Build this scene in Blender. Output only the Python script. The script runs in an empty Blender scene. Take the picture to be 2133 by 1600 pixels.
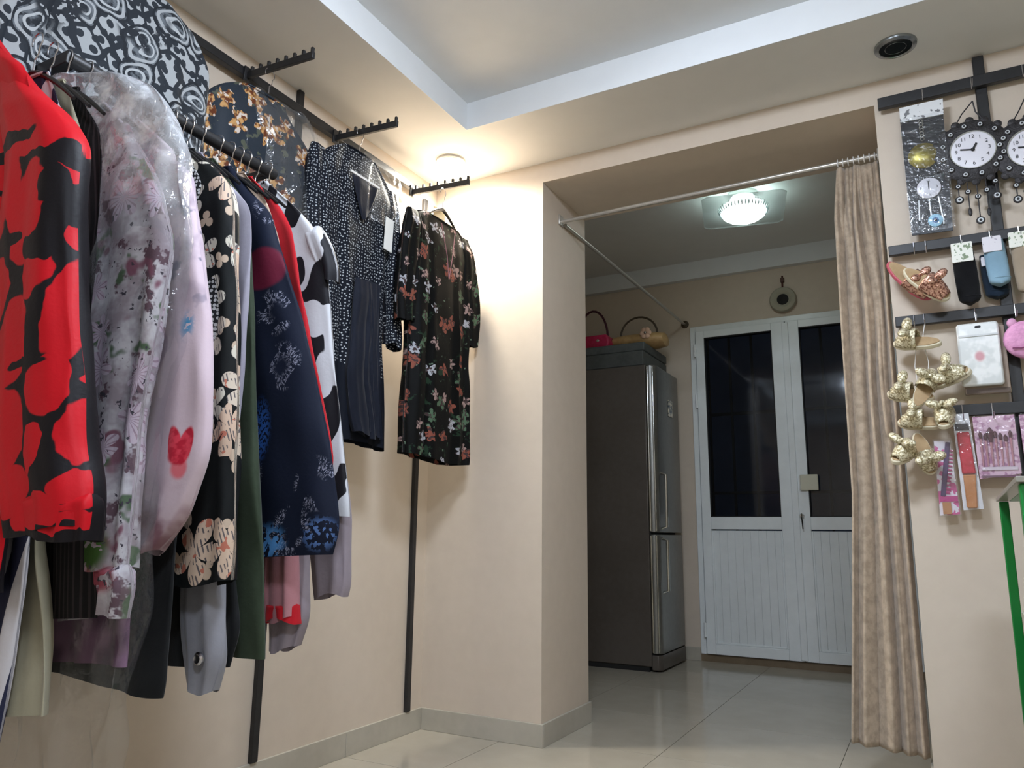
import bpy, math, random
from mathutils import Vector, Matrix, noise as mnoise
random.seed(7)
PI = math.pi
S = bpy.context.scene
C = S.collection
# ------------------------------------------------------------------ camera
FPX = 1578.23
YAW, PITCH, ROLL = 0.4992, 0.1959, 0.0111
cam_d = bpy.data.cameras.new('camera'); cam_d.sensor_width = 36.0; cam_d.lens = FPX / 2133 * 36.0
cam_d.clip_start = 0.02
cam = bpy.data.objects.new('camera', cam_d); C.objects.link(cam)
_f = Vector((-math.sin(YAW) * math.cos(PITCH), math.cos(YAW) * math.cos(PITCH), math.sin(PITCH)))
_r = Vector((math.cos(YAW), math.sin(YAW), 0)); _u = _r.cross(_f)
_r2 = _r * math.cos(ROLL) + _u * math.sin(ROLL); _u2 = -_r * math.sin(ROLL) + _u * math.cos(ROLL)
_m = Matrix((_r2, _u2, -_f)).transposed().to_4x4(); _m.translation = (1.9458, -2.7977, 0.80)
cam.matrix_world = _m
S.camera = cam
# ------------------------------------------------------------------ world, exposure
w = bpy.data.worlds.new('night'); S.world = w; w.use_nodes = True
w.node_tree.nodes['Background'].inputs[0].default_value = (0.35, 0.45, 0.7, 1)
w.node_tree.nodes['Background'].inputs[1].default_value = 0.03
S.view_settings.view_transform = 'Standard'; S.view_settings.look = 'None'
S.view_settings.exposure = 1.93; S.view_settings.gamma = 1.0; S.view_settings.use_curve_mapping = False
LAMP_MAIN = 26.0      # emission strength of the shop's ceiling dome lamps
LAMP_SPOT = 20.0      # watts, lit recessed spot in the corner
LAMP_BACK = 3.5       # emission strength of the back room lamp bowl

# ------------------------------------------------------------------ node helpers
def s2l(c):
    return tuple(((x / 255) / 12.92 if x / 255 <= 0.04045 else ((x / 255 + 0.055) / 1.055) ** 2.4) for x in c[:3]) + (1.0,)

class X:
    """socket wrapper so that shader maths can be written as expressions"""
    def __init__(s, t, k): s.t = t; s.k = k
    def _m(s, op, *a):
        n = s.t.nodes.new('ShaderNodeMath'); n.operation = op
        for i, v in enumerate((s,) + a):
            if isinstance(v, X): s.t.links.new(v.k, n.inputs[i])
            else: n.inputs[i].default_value = v
        return X(s.t, n.outputs[0])
    def __add__(s, o): return s._m('ADD', o)
    __radd__ = __add__
    def __sub__(s, o): return s._m('SUBTRACT', o)
    def __rsub__(s, o): return (s * -1.0) + o
    def __mul__(s, o): return s._m('MULTIPLY', o)
    __rmul__ = __mul__
    def __truediv__(s, o): return s._m('DIVIDE', o)
    def lt(s, o): return s._m('LESS_THAN', o)
    def gt(s, o): return s._m('GREATER_THAN', o)
    def abs(s): return s._m('ABSOLUTE')
    def sin(s): return s._m('SINE')
    def cos(s): return s._m('COSINE')
    def mx(s, o): return s._m('MAXIMUM', o)
    def mn(s, o): return s._m('MINIMUM', o)
    def pw(s, o): return s._m('POWER', o)
    def at2(s, o): return s._m('ARCTAN2', o)
    def sm(s, a, b):
        n = s.t.nodes.new('ShaderNodeMapRange'); n.interpolation_type = 'SMOOTHSTEP'; n.clamp = True
        s.t.links.new(s.k, n.inputs[0]); n.inputs[1].default_value = a; n.inputs[2].default_value = b
        return X(s.t, n.outputs[0])

class Ctx:
    def __init__(s, t):
        s.t = t
    def link(s, v, inp):
        if isinstance(v, X): s.t.links.new(v.k, inp)
        elif v is not None: inp.default_value = v
    def uv(s):
        n = s.t.nodes.new('ShaderNodeUVMap'); p = s.t.nodes.new('ShaderNodeSeparateXYZ')
        s.t.links.new(n.outputs[0], p.inputs[0]); return X(s.t, p.outputs[0]), X(s.t, p.outputs[1])
    def obj(s):
        n = s.t.nodes.new('ShaderNodeTexCoord'); return X(s.t, n.outputs['Object'])
    def objxyz(s):
        n = s.t.nodes.new('ShaderNodeTexCoord'); p = s.t.nodes.new('ShaderNodeSeparateXYZ')
        s.t.links.new(n.outputs['Object'], p.inputs[0]); return [X(s.t, p.outputs[i]) for i in range(3)]
    def vec(s, x, y, z=0.0):
        n = s.t.nodes.new('ShaderNodeCombineXYZ')
        for i, v in enumerate((x, y, z)): s.link(v, n.inputs[i])
        return X(s.t, n.outputs[0])
    def noise(s, v, scale, detail=2.0, rough=0.5):
        n = s.t.nodes.new('ShaderNodeTexNoise'); s.link(v, n.inputs['Vector']); n.inputs['Scale'].default_value = scale
        n.inputs['Detail'].default_value = detail; n.inputs['Roughness'].default_value = rough
        return X(s.t, n.outputs[0])
    def noisec(s, v, scale, detail=2.0):
        n = s.t.nodes.new('ShaderNodeTexNoise'); s.link(v, n.inputs['Vector']); n.inputs['Scale'].default_value = scale
        n.inputs['Detail'].default_value = detail; p = s.t.nodes.new('ShaderNodeSeparateColor')
        s.t.links.new(n.outputs[1], p.inputs[0]); return [X(s.t, p.outputs[i]) for i in range(3)]
    def vor(s, v, scale, feature='F1', rnd=1.0):
        n = s.t.nodes.new('ShaderNodeTexVoronoi'); n.voronoi_dimensions = '2D'; n.feature = feature
        s.link(v, n.inputs['Vector']); n.inputs['Scale'].default_value = scale; n.inputs['Randomness'].default_value = rnd
        if feature == 'DISTANCE_TO_EDGE': return X(s.t, n.outputs['Distance'])
        pc = s.t.nodes.new('ShaderNodeSeparateColor'); s.t.links.new(n.outputs['Color'], pc.inputs[0])
        pp = s.t.nodes.new('ShaderNodeSeparateXYZ'); s.t.links.new(n.outputs['Position'], pp.inputs[0])
        return X(s.t, n.outputs['Distance']), [X(s.t, pc.outputs[i]) for i in range(3)], [X(s.t, pp.outputs[i]) for i in range(2)]
    def mix(s, fac, a, b):
        n = s.t.nodes.new('ShaderNodeMix'); n.data_type = 'RGBA'
        s.link(fac, n.inputs[0])
        for i, v in ((6, a), (7, b)):
            if isinstance(v, X): s.t.links.new(v.k, n.inputs[i])
            else: n.inputs[i].default_value = s2l(v)
        return X(s.t, n.outputs[2])
    def ell(s, u, v, cu, cv, ru, rv, soft=0.12):
        a = (u - cu) / ru; b = (v - cv) / rv
        return 1.0 - (a * a + b * b).pw(0.5).sm(1 - soft, 1 + soft)
    def flower(s, u, v, scale, petals, size, rnd=1.0, warp=0.0):
        """petal mask on a jittered lattice; returns mask, radius (m), random rgb, angle"""
        d, col, pos = s.vor(s.vec(u, v), scale, 'F1', rnd)
        du = u - pos[0]; dv = v - pos[1]
        r = (du * du + dv * dv).pw(0.5)
        th = dv.at2(du) + col[0] * 6.283
        pr = ((th * (petals / 2)).cos().abs() * 0.62 + 0.38) * size * (0.65 + 0.5 * col[1])
        return (pr - r).sm(-0.0012, 0.0012), r, col, th

def mat(name, fn, rough=0.6, metal=0.0, sheen=0.0, bump=None, spec=0.5, coat=0.0, emit=None, dye=1.0):
    m = bpy.data.materials.new(name); m.use_nodes = True; t = m.node_tree; b = t.nodes['Principled BSDF']; c = Ctx(t)
    v = fn(c) if callable(fn) else fn
    if isinstance(v, X) and dye != 1.0:      # overall depth of the dye
        h = t.nodes.new('ShaderNodeHueSaturation'); h.inputs['Value'].default_value = dye; t.links.new(v.k, h.inputs['Color']); t.links.new(h.outputs[0], b.inputs['Base Color'])
    elif isinstance(v, X): t.links.new(v.k, b.inputs['Base Color'])
    else: b.inputs['Base Color'].default_value = s2l(v)
    b.inputs['Roughness'].default_value = rough; b.inputs['Metallic'].default_value = metal
    b.inputs['Specular IOR Level'].default_value = spec
    b.inputs['Coat Weight'].default_value = coat
    if sheen: b.inputs['Sheen Weight'].default_value = sheen
    if bump:
        bn = t.nodes.new('ShaderNodeBump'); bn.inputs['Strength'].default_value = bump[1]; bn.inputs['Distance'].default_value = bump[2] if len(bump) > 2 else 0.002
        h = c.noise(c.obj(), bump[0], 4.0); t.links.new(h.k, bn.inputs['Height']); t.links.new(bn.outputs[0], b.inputs['Normal'])
    if emit:
        b.inputs['Emission Color'].default_value = s2l(emit[0]); b.inputs['Emission Strength'].default_value = emit[1]
    return m

def varied(col, amt=14, scale=3.0, scale2=40.0):
    def fn(c):
        o = c.obj(); n = c.noise(o, scale, 3.0) * 0.7 + c.noise(o, scale2, 2.0) * 0.3
        return c.mix(n.sm(0.3, 0.7), tuple(max(0, x - amt) for x in col), tuple(min(255, x + amt) for x in col))
    return fn

def film(name, milk=0.12, gloss=0.16, tint=(235, 238, 240), bscale=26, bstr=0.8, rough=0.12, crinkle_glints=None):
    m = bpy.data.materials.new(name); m.use_nodes = True; t = m.node_tree; c = Ctx(t)
    t.nodes.remove(t.nodes['Principled BSDF']); out = t.nodes['Material Output']
    tr = t.nodes.new('ShaderNodeBsdfTransparent'); tr.inputs[0].default_value = (0.96, 0.965, 0.97, 1)
    df = t.nodes.new('ShaderNodeBsdfDiffuse'); df.inputs[0].default_value = s2l(tint)
    gl = t.nodes.new('ShaderNodeBsdfGlossy'); gl.inputs['Roughness'].default_value = rough
    bn = t.nodes.new('ShaderNodeBump'); bn.inputs['Strength'].default_value = bstr; bn.inputs['Distance'].default_value = 0.01
    h = c.noise(c.obj(), bscale, 3.0); t.links.new(h.k, bn.inputs['Height']); t.links.new(bn.outputs[0], gl.inputs['Normal'])
    a = t.nodes.new('ShaderNodeMixShader'); a.inputs[0].default_value = milk
    t.links.new(tr.outputs[0], a.inputs[1]); t.links.new(df.outputs[0], a.inputs[2])
    b = t.nodes.new('ShaderNodeMixShader'); b.inputs[0].default_value = gloss
    if crinkle_glints:      # bag creased at the top, clear below; crease highlights put in as milky white
        u, v = c.uv(); k = v.sm(crinkle_glints[0], crinkle_glints[1]); cr = c.noise(c.vec(u, v), 16, 5.0, 0.65).sm(0.45, 0.68)
        c.link(k * (0.26 + 0.5 * cr) + milk, a.inputs[0]); c.link(k * (0.10 + 0.22 * cr) + gloss, b.inputs[0])
    t.links.new(a.outputs[0], b.inputs[1]); t.links.new(gl.outputs[0], b.inputs[2])
    t.links.new(b.outputs[0], out.inputs[0]); return m
def glassmat(name, tint, gloss=0.08):
    m = bpy.data.materials.new(name); m.use_nodes = True; t = m.node_tree
    t.nodes.remove(t.nodes['Principled BSDF']); out = t.nodes['Material Output']
    tr = t.nodes.new('ShaderNodeBsdfTransparent'); tr.inputs[0].default_value = s2l(tint)
    gl = t.nodes.new('ShaderNodeBsdfGlossy'); gl.inputs['Roughness'].default_value = 0.06
    lw = t.nodes.new('ShaderNodeFresnel'); lw.inputs[0].default_value = 1.5
    b = t.nodes.new('ShaderNodeMixShader'); t.links.new(lw.outputs[0], b.inputs[0])
    t.links.new(tr.outputs[0], b.inputs[1]); t.links.new(gl.outputs[0], b.inputs[2]); t.links.new(b.outputs[0], out.inputs[0])
    return m

# ------------------------------------------------------------------ mesh helpers
MW = {}          # root name -> inverse world matrix
def tag(o, label=None, cat=None, group=None, kind=None):
    if label: o['label'] = label
    if cat: o['category'] = cat
    if group: o['group'] = group
    if kind: o['kind'] = kind
    return o
def thing(name, label, cat, loc=(0, 0, 0), rotz=0.0, group=None, rot=None):
    o = bpy.data.objects.new(name, None); C.objects.link(o); o.empty_display_size = 0.05
    o.location = loc; o.rotation_euler = rot if rot else (0, 0, rotz)
    M = Matrix.Translation(loc) @ (o.rotation_euler.to_matrix().to_4x4())
    MW[o.name] = M.inverted()
    return tag(o, label, cat, group)

class MB:
    def __init__(s): s.v = []; s.f = []; s.uv = []
    def add(s, vs, fs, uvs=None):
        k = len(s.v); s.v += [tuple(p) for p in vs]; s.f += [tuple(i + k for i in q) for q in fs]
        s.uv += list(uvs) if uvs else [(p[0] + p[1], p[2]) for p in vs]
        return s
    def box(s, a, b, M=None):
        vs = [Vector((x, y, z)) for x in (a[0], b[0]) for y in (a[1], b[1]) for z in (a[2], b[2])]
        if M is not None: vs = [M @ p for p in vs]
        return s.add(vs, [(0, 1, 3, 2), (4, 6, 7, 5), (0, 4, 5, 1), (2, 3, 7, 6), (0, 2, 6, 4), (1, 5, 7, 3)])
    def tube(s, path, r, n=10, caps=True, closed=False):
        path = [Vector(p) for p in path]; L = len(path); rs = r if isinstance(r, (list, tuple)) else [r] * L
        rings = []; up = None
        for i, p in enumerate(path):
            a = path[(i - 1) % L] if (i or closed) else p; b = path[(i + 1) % L] if (i < L - 1 or closed) else p
            t = (b - a).normalized()
            if up is None: up = t.orthogonal().normalized()
            up = (up - t * up.dot(t))
            up = up.normalized() if up.length > 1e-6 else t.orthogonal().normalized()
            sd = t.cross(up); rings.append([p + (up * math.cos(2 * PI * j / n) + sd * math.sin(2 * PI * j / n)) * rs[i] for j in range(n)])
        vs = [q for g in rings for q in g]; fs = []
        for i in range(L if closed else L - 1):
            for j in range(n):
                i2 = (i + 1) % L
                fs.append((i * n + j, i * n + (j + 1) % n, i2 * n + (j + 1) % n, i2 * n + j))
        if caps and not closed: fs += [tuple(range(n))[::-1], tuple((L - 1) * n + j for j in range(n))]
        return s.add(vs, fs)
    def lathe(s, prof, c=(0, 0, 0), n=32, M=None, caps=True):
        vs = []; fs = []; c = Vector(c)
        for r, z in prof:
            for j in range(n):
                p = Vector((r * math.cos(2 * PI * j / n), r * math.sin(2 * PI * j / n), z))
                if M is not None: p = M @ p
                vs.append(p + c)
        for i in range(len(prof) - 1):
            for j in range(n): fs.append((i * n + j, i * n + (j + 1) % n, (i + 1) * n + (j + 1) % n, (i + 1) * n + j))
        if caps: fs += [tuple(range(n))[::-1], tuple((len(prof) - 1) * n + j for j in range(n))]
        return s.add(vs, fs)
    def prism(s, pts, d0, d1, M=None):
        """outline in local xy, extruded along local z"""
        n = len(pts); vs = [Vector((x, y, d)) for d in (d0, d1) for x, y in pts]
        if M is not None: vs = [M @ p for p in vs]
        fs = [tuple(range(n))[::-1], tuple(range(n, 2 * n))] + [(j, (j + 1) % n, n + (j + 1) % n, n + j) for j in range(n)]
        return s.add(vs, fs)
    def ball(s, c, r, nu=14, nv=8, M=None):
        if not isinstance(r, (list, tuple)): r = (r, r, r)
        c = Vector(c); vs = []; fs = []
        for i in range(nv + 1):
            a = PI * i / nv
            for j in range(nu):
                b = 2 * PI * j / nu
                p = Vector((r[0] * math.sin(a) * math.cos(b), r[1] * math.sin(a) * math.sin(b), r[2] * math.cos(a)))
                if M is not None: p = M @ p
                vs.append(c + p)
        for i in range(nv):
            for j in range(nu): fs.append((i * nu + j, (i + 1) * nu + j, (i + 1) * nu + (j + 1) % nu, i * nu + (j + 1) % nu))
        return s.add(vs, fs)
    def build(s, name, m, parent=None, local=False, bevel=0.0, kind=None, sharp=38):
        me = bpy.data.meshes.new(name); vs = s.v
        if parent is not None and not local:
            I = MW[parent.name]; vs = [I @ Vector(p) for p in vs]
        me.from_pydata([tuple(p) for p in vs], [], s.f); me.update()
        u = me.uv_layers.new(name='UVMap')
        for l in me.loops: u.data[l.index].uv = s.uv[l.vertex_index]
        me.materials.append(m)
        me.shade_smooth(); me.set_sharp_from_angle(angle=math.radians(sharp))
        o = bpy.data.objects.new(name, me); C.objects.link(o)
        if parent is not None:
            o.parent = parent; MW[o.name] = MW[parent.name]
        if bevel:
            b = o.modifiers.new('bevel', 'BEVEL'); b.width = bevel; b.segments = 2; b.limit_method = 'ANGLE'
        if kind: o['kind'] = kind
        return o
def struct(name, mb, m, bevel=0.0): 
    o = mb.build(name, m, bevel=bevel); o['kind'] = 'structure'; MW[o.name] = Matrix.Identity(4); return o
def sroot(name, loc=(0, 0, 0)):
    o = bpy.data.objects.new(name, None); C.objects.link(o); o.location = loc; o['kind'] = 'structure'
    MW[o.name] = Matrix.Translation(loc).inverted(); return o
def dup(root, loc, label=None, rot=None, scale=None):
    r = root.copy(); C.objects.link(r); r.location = loc
    if rot: r.rotation_euler = rot
    if scale: r.scale = (scale,) * 3
    if label: r['label'] = label
    for ch in [o for o in C.objects if o.parent == root]:
        c = ch.copy(); C.objects.link(c); c.parent = r
        for g in [o for o in C.objects if o.parent == ch]:
            d = g.copy(); C.objects.link(d); d.parent = c
    return r

# ------------------------------------------------------------------ materials
M_wall = mat('wall paint beige', varied((206, 192, 175), 4, 1.2, 18), 0.62, bump=(60, 0.06))
M_soffit = mat('soffit paint', varied((220, 219, 216), 3, 1.0, 12), 0.6)
M_tray = mat('white ceiling paint', varied((222, 225, 227), 3, 1.0, 12), 0.55)
M_tile = mat('glazed floor tile', varied((178, 170, 154), 6, 1.7, 9), 0.13, spec=0.5)
M_grout = mat('grout', (140, 132, 118), 0.9)
M_base = mat('skirting tile', varied((176, 170, 156), 6, 4, 30), 0.35)
M_black = mat('black powder coat', varied((30, 30, 32), 5, 20, 90), 0.45)
M_chrome = mat('bright wire', (190, 190, 195), 0.25, 1.0)
M_pvc = mat('white door plastic', varied((234, 239, 240), 5, 2, 20), 0.28)
M_pvcgroove = mat('door panel', varied((230, 235, 236), 5, 2, 20), 0.34)
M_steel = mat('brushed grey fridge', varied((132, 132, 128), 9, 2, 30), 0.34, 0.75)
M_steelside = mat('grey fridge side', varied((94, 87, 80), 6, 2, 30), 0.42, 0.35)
M_darkgap = mat('dark rubber', (18, 18, 18), 0.7)
M_strip = mat('fridge trim chrome', (205, 208, 205), 0.18, 1.0)
def curtain_fn(c):
    n = c.noise(c.obj(), 34, 4.0, 0.6)
    return c.mix(n.sm(0.3, 0.7), (160, 143, 123), (190, 172, 151))
M_curtain = mat('taupe velvet', curtain_fn, 0.85, sheen=0.25, bump=(120, 0.3))
M_rod = mat('curtain rod', (190, 186, 178), 0.3, 0.6)
M_white = mat('white plastic', (228, 228, 226), 0.4)
M_ivory = mat('ivory plastic', (206, 202, 180), 0.45)
M_green = mat('green lacquer', (8, 118, 48), 0.35)
M_hanger = mat('black hanger', (22, 22, 24), 0.4)
M_brown = mat('sill tile', varied((120, 104, 82), 8, 5, 30), 0.4)

# ------------------------------------------------------------------ room shell
CZ, TZ, HZ = 2.4221, 2.5396, 2.3305       # soffit, tray top, opening head
AX, BX, TH = 0.5655, 1.8939, 0.4681       # opening left/right, partition thickness
TX, TY = 0.41, -0.3956                    # tray corner
XR, YB = 3.7, -4.6                        # right wall and wall behind the camera
D = 2.40                                  # back room door wall
BZ = 2.735                                # back room ceiling
BL, BR = -0.25, 2.55                      # back room side walls

fl = struct('floor', MB().box((BL - 0.1, YB - 0.1, -0.10), (XR + 0.1, D + 0.1, -0.008)), M_grout)
tile = None
px, x0, y0 = 0.604, 0.384 - 2 * 0.604, -0.48 - 7 * 0.604
for i in range(9):
    for j in range(13):
        xa, ya = x0 + i * px, y0 + j * px
        lo = (max(xa, BL) + 0.0012, max(ya, YB) + 0.0012); hi = (min(xa + px, XR) - 0.0012, min(ya + px, D) - 0.0012)
        if hi[0] - lo[0] < 0.02 or hi[1] - lo[1] < 0.02: continue
        full = abs(hi[0] - lo[0] - px) < 0.003 and abs(hi[1] - lo[1] - px) < 0.003
        if full and tile is not None:
            o = bpy.data.objects.new('tile', tile); C.objects.link(o); o.parent = fl
        else:
            o = MB().box((0, 0, -0.008), (hi[0] - lo[0], hi[1] - lo[1], 0)).build('tile', M_tile, fl)
            if full: tile = o.data
        o.location = (lo[0], lo[1], 0)

struct('wall_left', MB().box((-0.12, YB - 0.1, 0), (0, TH * 0.5, 2.75)), M_wall)
mb = MB()
mb.box((0, 0, 0), (AX, TH, HZ)); mb.box((BX, 0, 0), (XR, TH, HZ)); mb.box((0, 0, HZ), (XR, TH, 2.80))
struct('wall_far', mb, M_wall)
struct('wall_right', MB().box((XR, YB - 0.1, 0), (XR + 0.12, TH, 2.75)), M_wall)
struct('wall_behind', MB().box((-0.12, YB - 0.12, 0), (XR + 0.12, YB, 2.75)), M_wall)
# soffit ring and tray
mb = MB(); X2, Y2 = 3.30, -4.1
mb.box((0, TY, CZ), (XR, 0, CZ + 0.3)); mb.box((0, YB, CZ), (XR, Y2, CZ + 0.3))
mb.box((0, Y2, CZ), (TX, TY, CZ + 0.3)); mb.box((X2, Y2, CZ), (XR, TY, CZ + 0.3))
struct('ceiling', mb, M_soffit)
mb = MB(); e = 0.004
mb.box((TX, Y2, TZ), (X2, TY, TZ + 0.05))
mb.box((TX, TY - e, CZ - 0.0005), (X2, TY, TZ)); mb.box((TX, Y2, CZ - 0.0005), (X2, Y2 + e, TZ))
mb.box((TX, Y2, CZ - 0.0005), (TX + e, TY, TZ)); mb.box((X2 - e, Y2, CZ - 0.0005), (X2, TY, TZ))
struct('ceiling_tray', mb, M_tray)
# back room
struct('wall_back_room_left', MB().box((BL - 0.1, TH * 0.5, 0), (BL, D + 0.12, BZ + 0.05)), M_wall)
struct('wall_back_room_right', MB().box((BR, TH, 0), (BR + 0.1, D + 0.12, BZ + 0.05)), M_wall)
DX0, DX1, DZ1 = 0.554, 1.852, 2.262
mb = MB(); mb.box((BL, D, 0), (DX0, D + 0.12, BZ)); mb.box((DX1, D, 0), (BR, D + 0.12, BZ)); mb.box((DX0, D, DZ1), (DX1, D + 0.12, BZ))
mb.box((BL - 0.1, TH * 0.5, 0), (-0.0, TH, BZ))
struct('wall_door_side', mb, M_wall)
struct('ceiling_back_room', MB().box((BL - 0.1, TH * 0.6, BZ), (BR + 0.1, D + 0.12, BZ + 0.06)), M_soffit)
struct('trim_1', MB().box((BL, D - 0.05, 2.607), (BR, D, BZ)), M_tray)
struct('trim_2', MB().box((DX0, D - 0.004, 0), (DX1, D + 0.10, 0.044)), M_brown)

# skirting tiles
def skirting(name, runs):
    r = sroot(name)
    for a, b in runs: MB().box(a, b).build('skirting_tile', M_base, r, bevel=0.0015)
BB = 0.0847
runs = []; y = -0.48
edges = [0.0, -0.48] + [-0.48 - 0.604 * k for k in range(1, 8)]
for a, b in zip(edges[:-1], edges[1:]):
    if b > YB: runs.append(((0, b + 0.001, 0), (0.011, a - 0.001, BB)))
skirting('baseboard_left', runs)
skirting('baseboard_far', [((0.012, -0.011, 0), (AX + 0.011, 0, BB)), ((AX, 0.0005, 0), (AX + 0.011, TH + 0.008, BB)),
                           ((BX - 0.011, -0.011, 0), (2.35, 0, BB)), ((2.352, -0.011, 0), (2.95, 0, BB)), ((2.952, -0.011, 0), (XR, 0, BB)),
                           ((BX - 0.011, 0.0005, 0), (BX, TH + 0.008, BB))])
skirting('baseboard_back_room', [((BL, D - 0.011, 0), (DX0 - 0.002, D, BB)), ((DX1 + 0.002, D - 0.011, 0), (BR, D, BB))])

# ------------------------------------------------------------------ ceiling lamps
M_panel = mat('lit diffuser', (245, 248, 250), 0.5, emit=((226, 238, 255), LAMP_MAIN))
def dome(x, y, label):
    t = thing('ceiling_light', label, 'ceiling light', (x, y, TZ - 0.09), group='white dome lights')
    MB().lathe([(0.235, TZ - 0.0005), (0.235, TZ - 0.022), (0.215, TZ - 0.026)], (x, y, 0), 48).build('base', M_white, t)
    MB().lathe([(0.208, TZ - 0.0262), (0.205, TZ - 0.055), (0.175, TZ - 0.080), (0.11, TZ - 0.094), (0.001, TZ - 0.098)], (x, y, 0), 48, caps=False).build('diffuser', M_panel, t)
dome(1.45, -1.58, 'round white ceiling dome light nearest the back room opening')
dome(2.3, -3.2, 'round white ceiling dome light added for fill, furthest from the opening')  # unseen second dome, added as general fill light

def spot(x, y, on, label):
    t = thing('recessed_spot_light', label, 'spot light', (x, y, CZ - 0.012), group='recessed ceiling spots')
    ring = mat('spot ring lit' if on else 'spot ring', (215, 212, 205) if on else (150, 155, 158), 0.25, 0.0 if on else 0.9)
    MB().lathe([(0.066, CZ + 0.001), (0.064, CZ - 0.008), (0.052, CZ - 0.012), (0.046, CZ - 0.006), (0.046, CZ + 0.0)], (x, y, 0), 40, caps=False).build('ring', ring, t)
    if not on:
        MB().lathe([(0.049, CZ - 0.010), (0.04, CZ - 0.003), (0.012, CZ - 0.0015)], (x, y, 0), 36, caps=True).build('bulb_recess', mat('unlit spot glass', (24, 30, 32), 0.08), t)
        MB().lathe([(0.035, CZ - 0.0085), (0.032, CZ - 0.0105), (0.030, CZ - 0.0085)], (x, y, 0), 36, caps=False).build('inner_ring', ring, t)
    else:
        MB().lathe([(0.046, CZ - 0.004), (0.045, CZ - 0.016), (0.03, CZ - 0.022), (0.001, CZ - 0.024)], (x, y, 0), 36, caps=False).build('bulb', mat('lit bulb', (255, 250, 235), 0.5, emit=((255, 252, 244), 14.0)), t)
        l = bpy.data.lights.new('spot_glow', 'SPOT'); l.energy = LAMP_SPOT; l.spot_size = math.radians(176); l.spot_blend = 0.6
        l.shadow_soft_size = 0.045; l.color = (1.0, 0.93, 0.80)
        lo = bpy.data.objects.new('spot_glow', l); C.objects.link(lo); lo.parent = t; lo.location = (0, 0, -0.035)
spot(0.21, -0.205, True, 'lit recessed spot glowing warm white in the corner')
spot(1.977, -0.196, False, 'unlit recessed spot with chrome ring above the right rack')

# ------------------------------------------------------------------ back room: double door
M_pane = glassmat('dark door glass', (196, 204, 210))
dr = sroot('door_1', (1.2, D, 0.044))
Z0 = 0.046
mb = MB(); y1, y2 = D - 0.012, D + 0.05
mb.box((DX0 + 0.002, y1, Z0), (0.592, y2, DZ1 - 0.002)); mb.box((1.814, y1, Z0), (DX1 - 0.002, y2, DZ1 - 0.002)); mb.box((0.592, y1, 2.222), (1.814, y2, DZ1 - 0.002))
mb.build('door_frame', M_pvc, dr, bevel=0.003)
def leaf(xa, xb, gx0, gx1, hinge_x):
    ya, yb = D - 0.03, D + 0.02; zt, zg0, zg1, zp1, zp0 = 2.220, 0.929, 2.168, 0.848, 0.115
    mb = MB(); mb.box((xa, ya, Z0 + 0.004), (gx0, yb, zt)); mb.box((gx1, ya, Z0 + 0.004), (xb, yb, zt)); mb.box((gx0, ya, zg1), (gx1, yb, zt))
    mb.box((gx0, ya, zp1), (gx1, yb, zg0)); mb.box((gx0, ya, Z0 + 0.004), (gx1, yb, zp0))
    lf = mb.build('door_leaf', M_pvc, dr, bevel=0.003)
    MB().box((gx0, D - 0.004, zg0), (gx1, D + 0.002, zg1)).build('glass_pane', M_pane, lf)
    mb = MB()   # rubber gasket round the pane and shadow gap over the panel
    g = 0.006
    mb.box((gx0, ya + 0.001, zg0), (gx0 + g, yb, zg1)); mb.box((gx1 - g, ya + 0.001, zg0), (gx1, yb, zg1)); mb.box((gx0, ya + 0.001, zg0), (gx1, yb, zg0 + g)); mb.box((gx0, ya + 0.001, zg1 - g), (gx1, yb, zg1))
    mb.build('gasket', M_darkgap, lf)
    n = 9; wd = (gx1 - gx0) / n
    for k in range(n): MB().box((gx0 + k * wd + 0.0003, ya + 0.012, zp0), (gx0 + (k + 1) * wd - 0.0003, yb - 0.005, zp1 - 0.008)).build('panel_board', M_pvcgroove, lf, bevel=0.0012)
    mb = MB(); b = 0.012   # glazing bead round the panel
    mb.box((gx0, ya + 0.004, zp0), (gx0 + b, ya + 0.014, zp1 - 0.008)); mb.box((gx1 - b, ya + 0.004, zp0), (gx1, ya + 0.014, zp1 - 0.008)); mb.box((gx0 + b, ya + 0.004, zp0), (gx1 - b, ya + 0.014, zp0 + b))
    mb.build('panel_bead', M_pvc, lf, bevel=0.003)
    for z in (2.08, 1.72 if hinge_x < 1 else 1.7, 0.20):
        MB().tube([(hinge_x, ya - 0.006, z - 0.045), (hinge_x, ya - 0.006, z + 0.045)], 0.009, 10).tube([(hinge_x, ya - 0.006, z - 0.008), (hinge_x, ya - 0.006, z + 0.008)], 0.0105, 10).build('hinge', M_pvc, lf)
    return lf
leaf(0.598, 1.197, 0.657, 1.110, 0.594)
lf2 = leaf(1.203, 1.808, 1.285, 1.748, 1.812)
MB().box((1.18, D - 0.040, Z0 + 0.01), (1.222, D - 0.028, 2.21)).build('cover_strip', M_pvc, dr, bevel=0.004)
# latch box, key plate and key
t = thing('door_latch_box', 'small ivory latch box screwed to the white door beside the dark glass', 'latch box', (1.293, D - 0.055, 1.094))
MB().box((1.240, D - 0.056, 1.094), (1.347, D - 0.0305, 1.194)).build('case', M_ivory, t, bevel=0.004)
MB().box((1.232, D - 0.048, 1.10), (1.2395, D - 0.0305, 1.188)).build('strike_plate', M_white, t, bevel=0.002)
t = thing('door_key', 'small key with dangling fob hanging in the white door lock', 'key', (1.237, D - 0.05, 0.88))
MB().lathe([(0.014, 0), (0.014, 0.006), (0.011, 0.010)], (1.237, D - 0.041, 0.935), 20, Matrix.Rotation(PI / 2, 3, 'X')).build('key_plate', M_strip, t)
MB().box((1.2345, D - 0.075, 0.925), (1.2395, D - 0.0515, 0.950)).build('key_bow', mat('key brass', (70, 62, 44), 0.4, 0.8), t, bevel=0.001)
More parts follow.
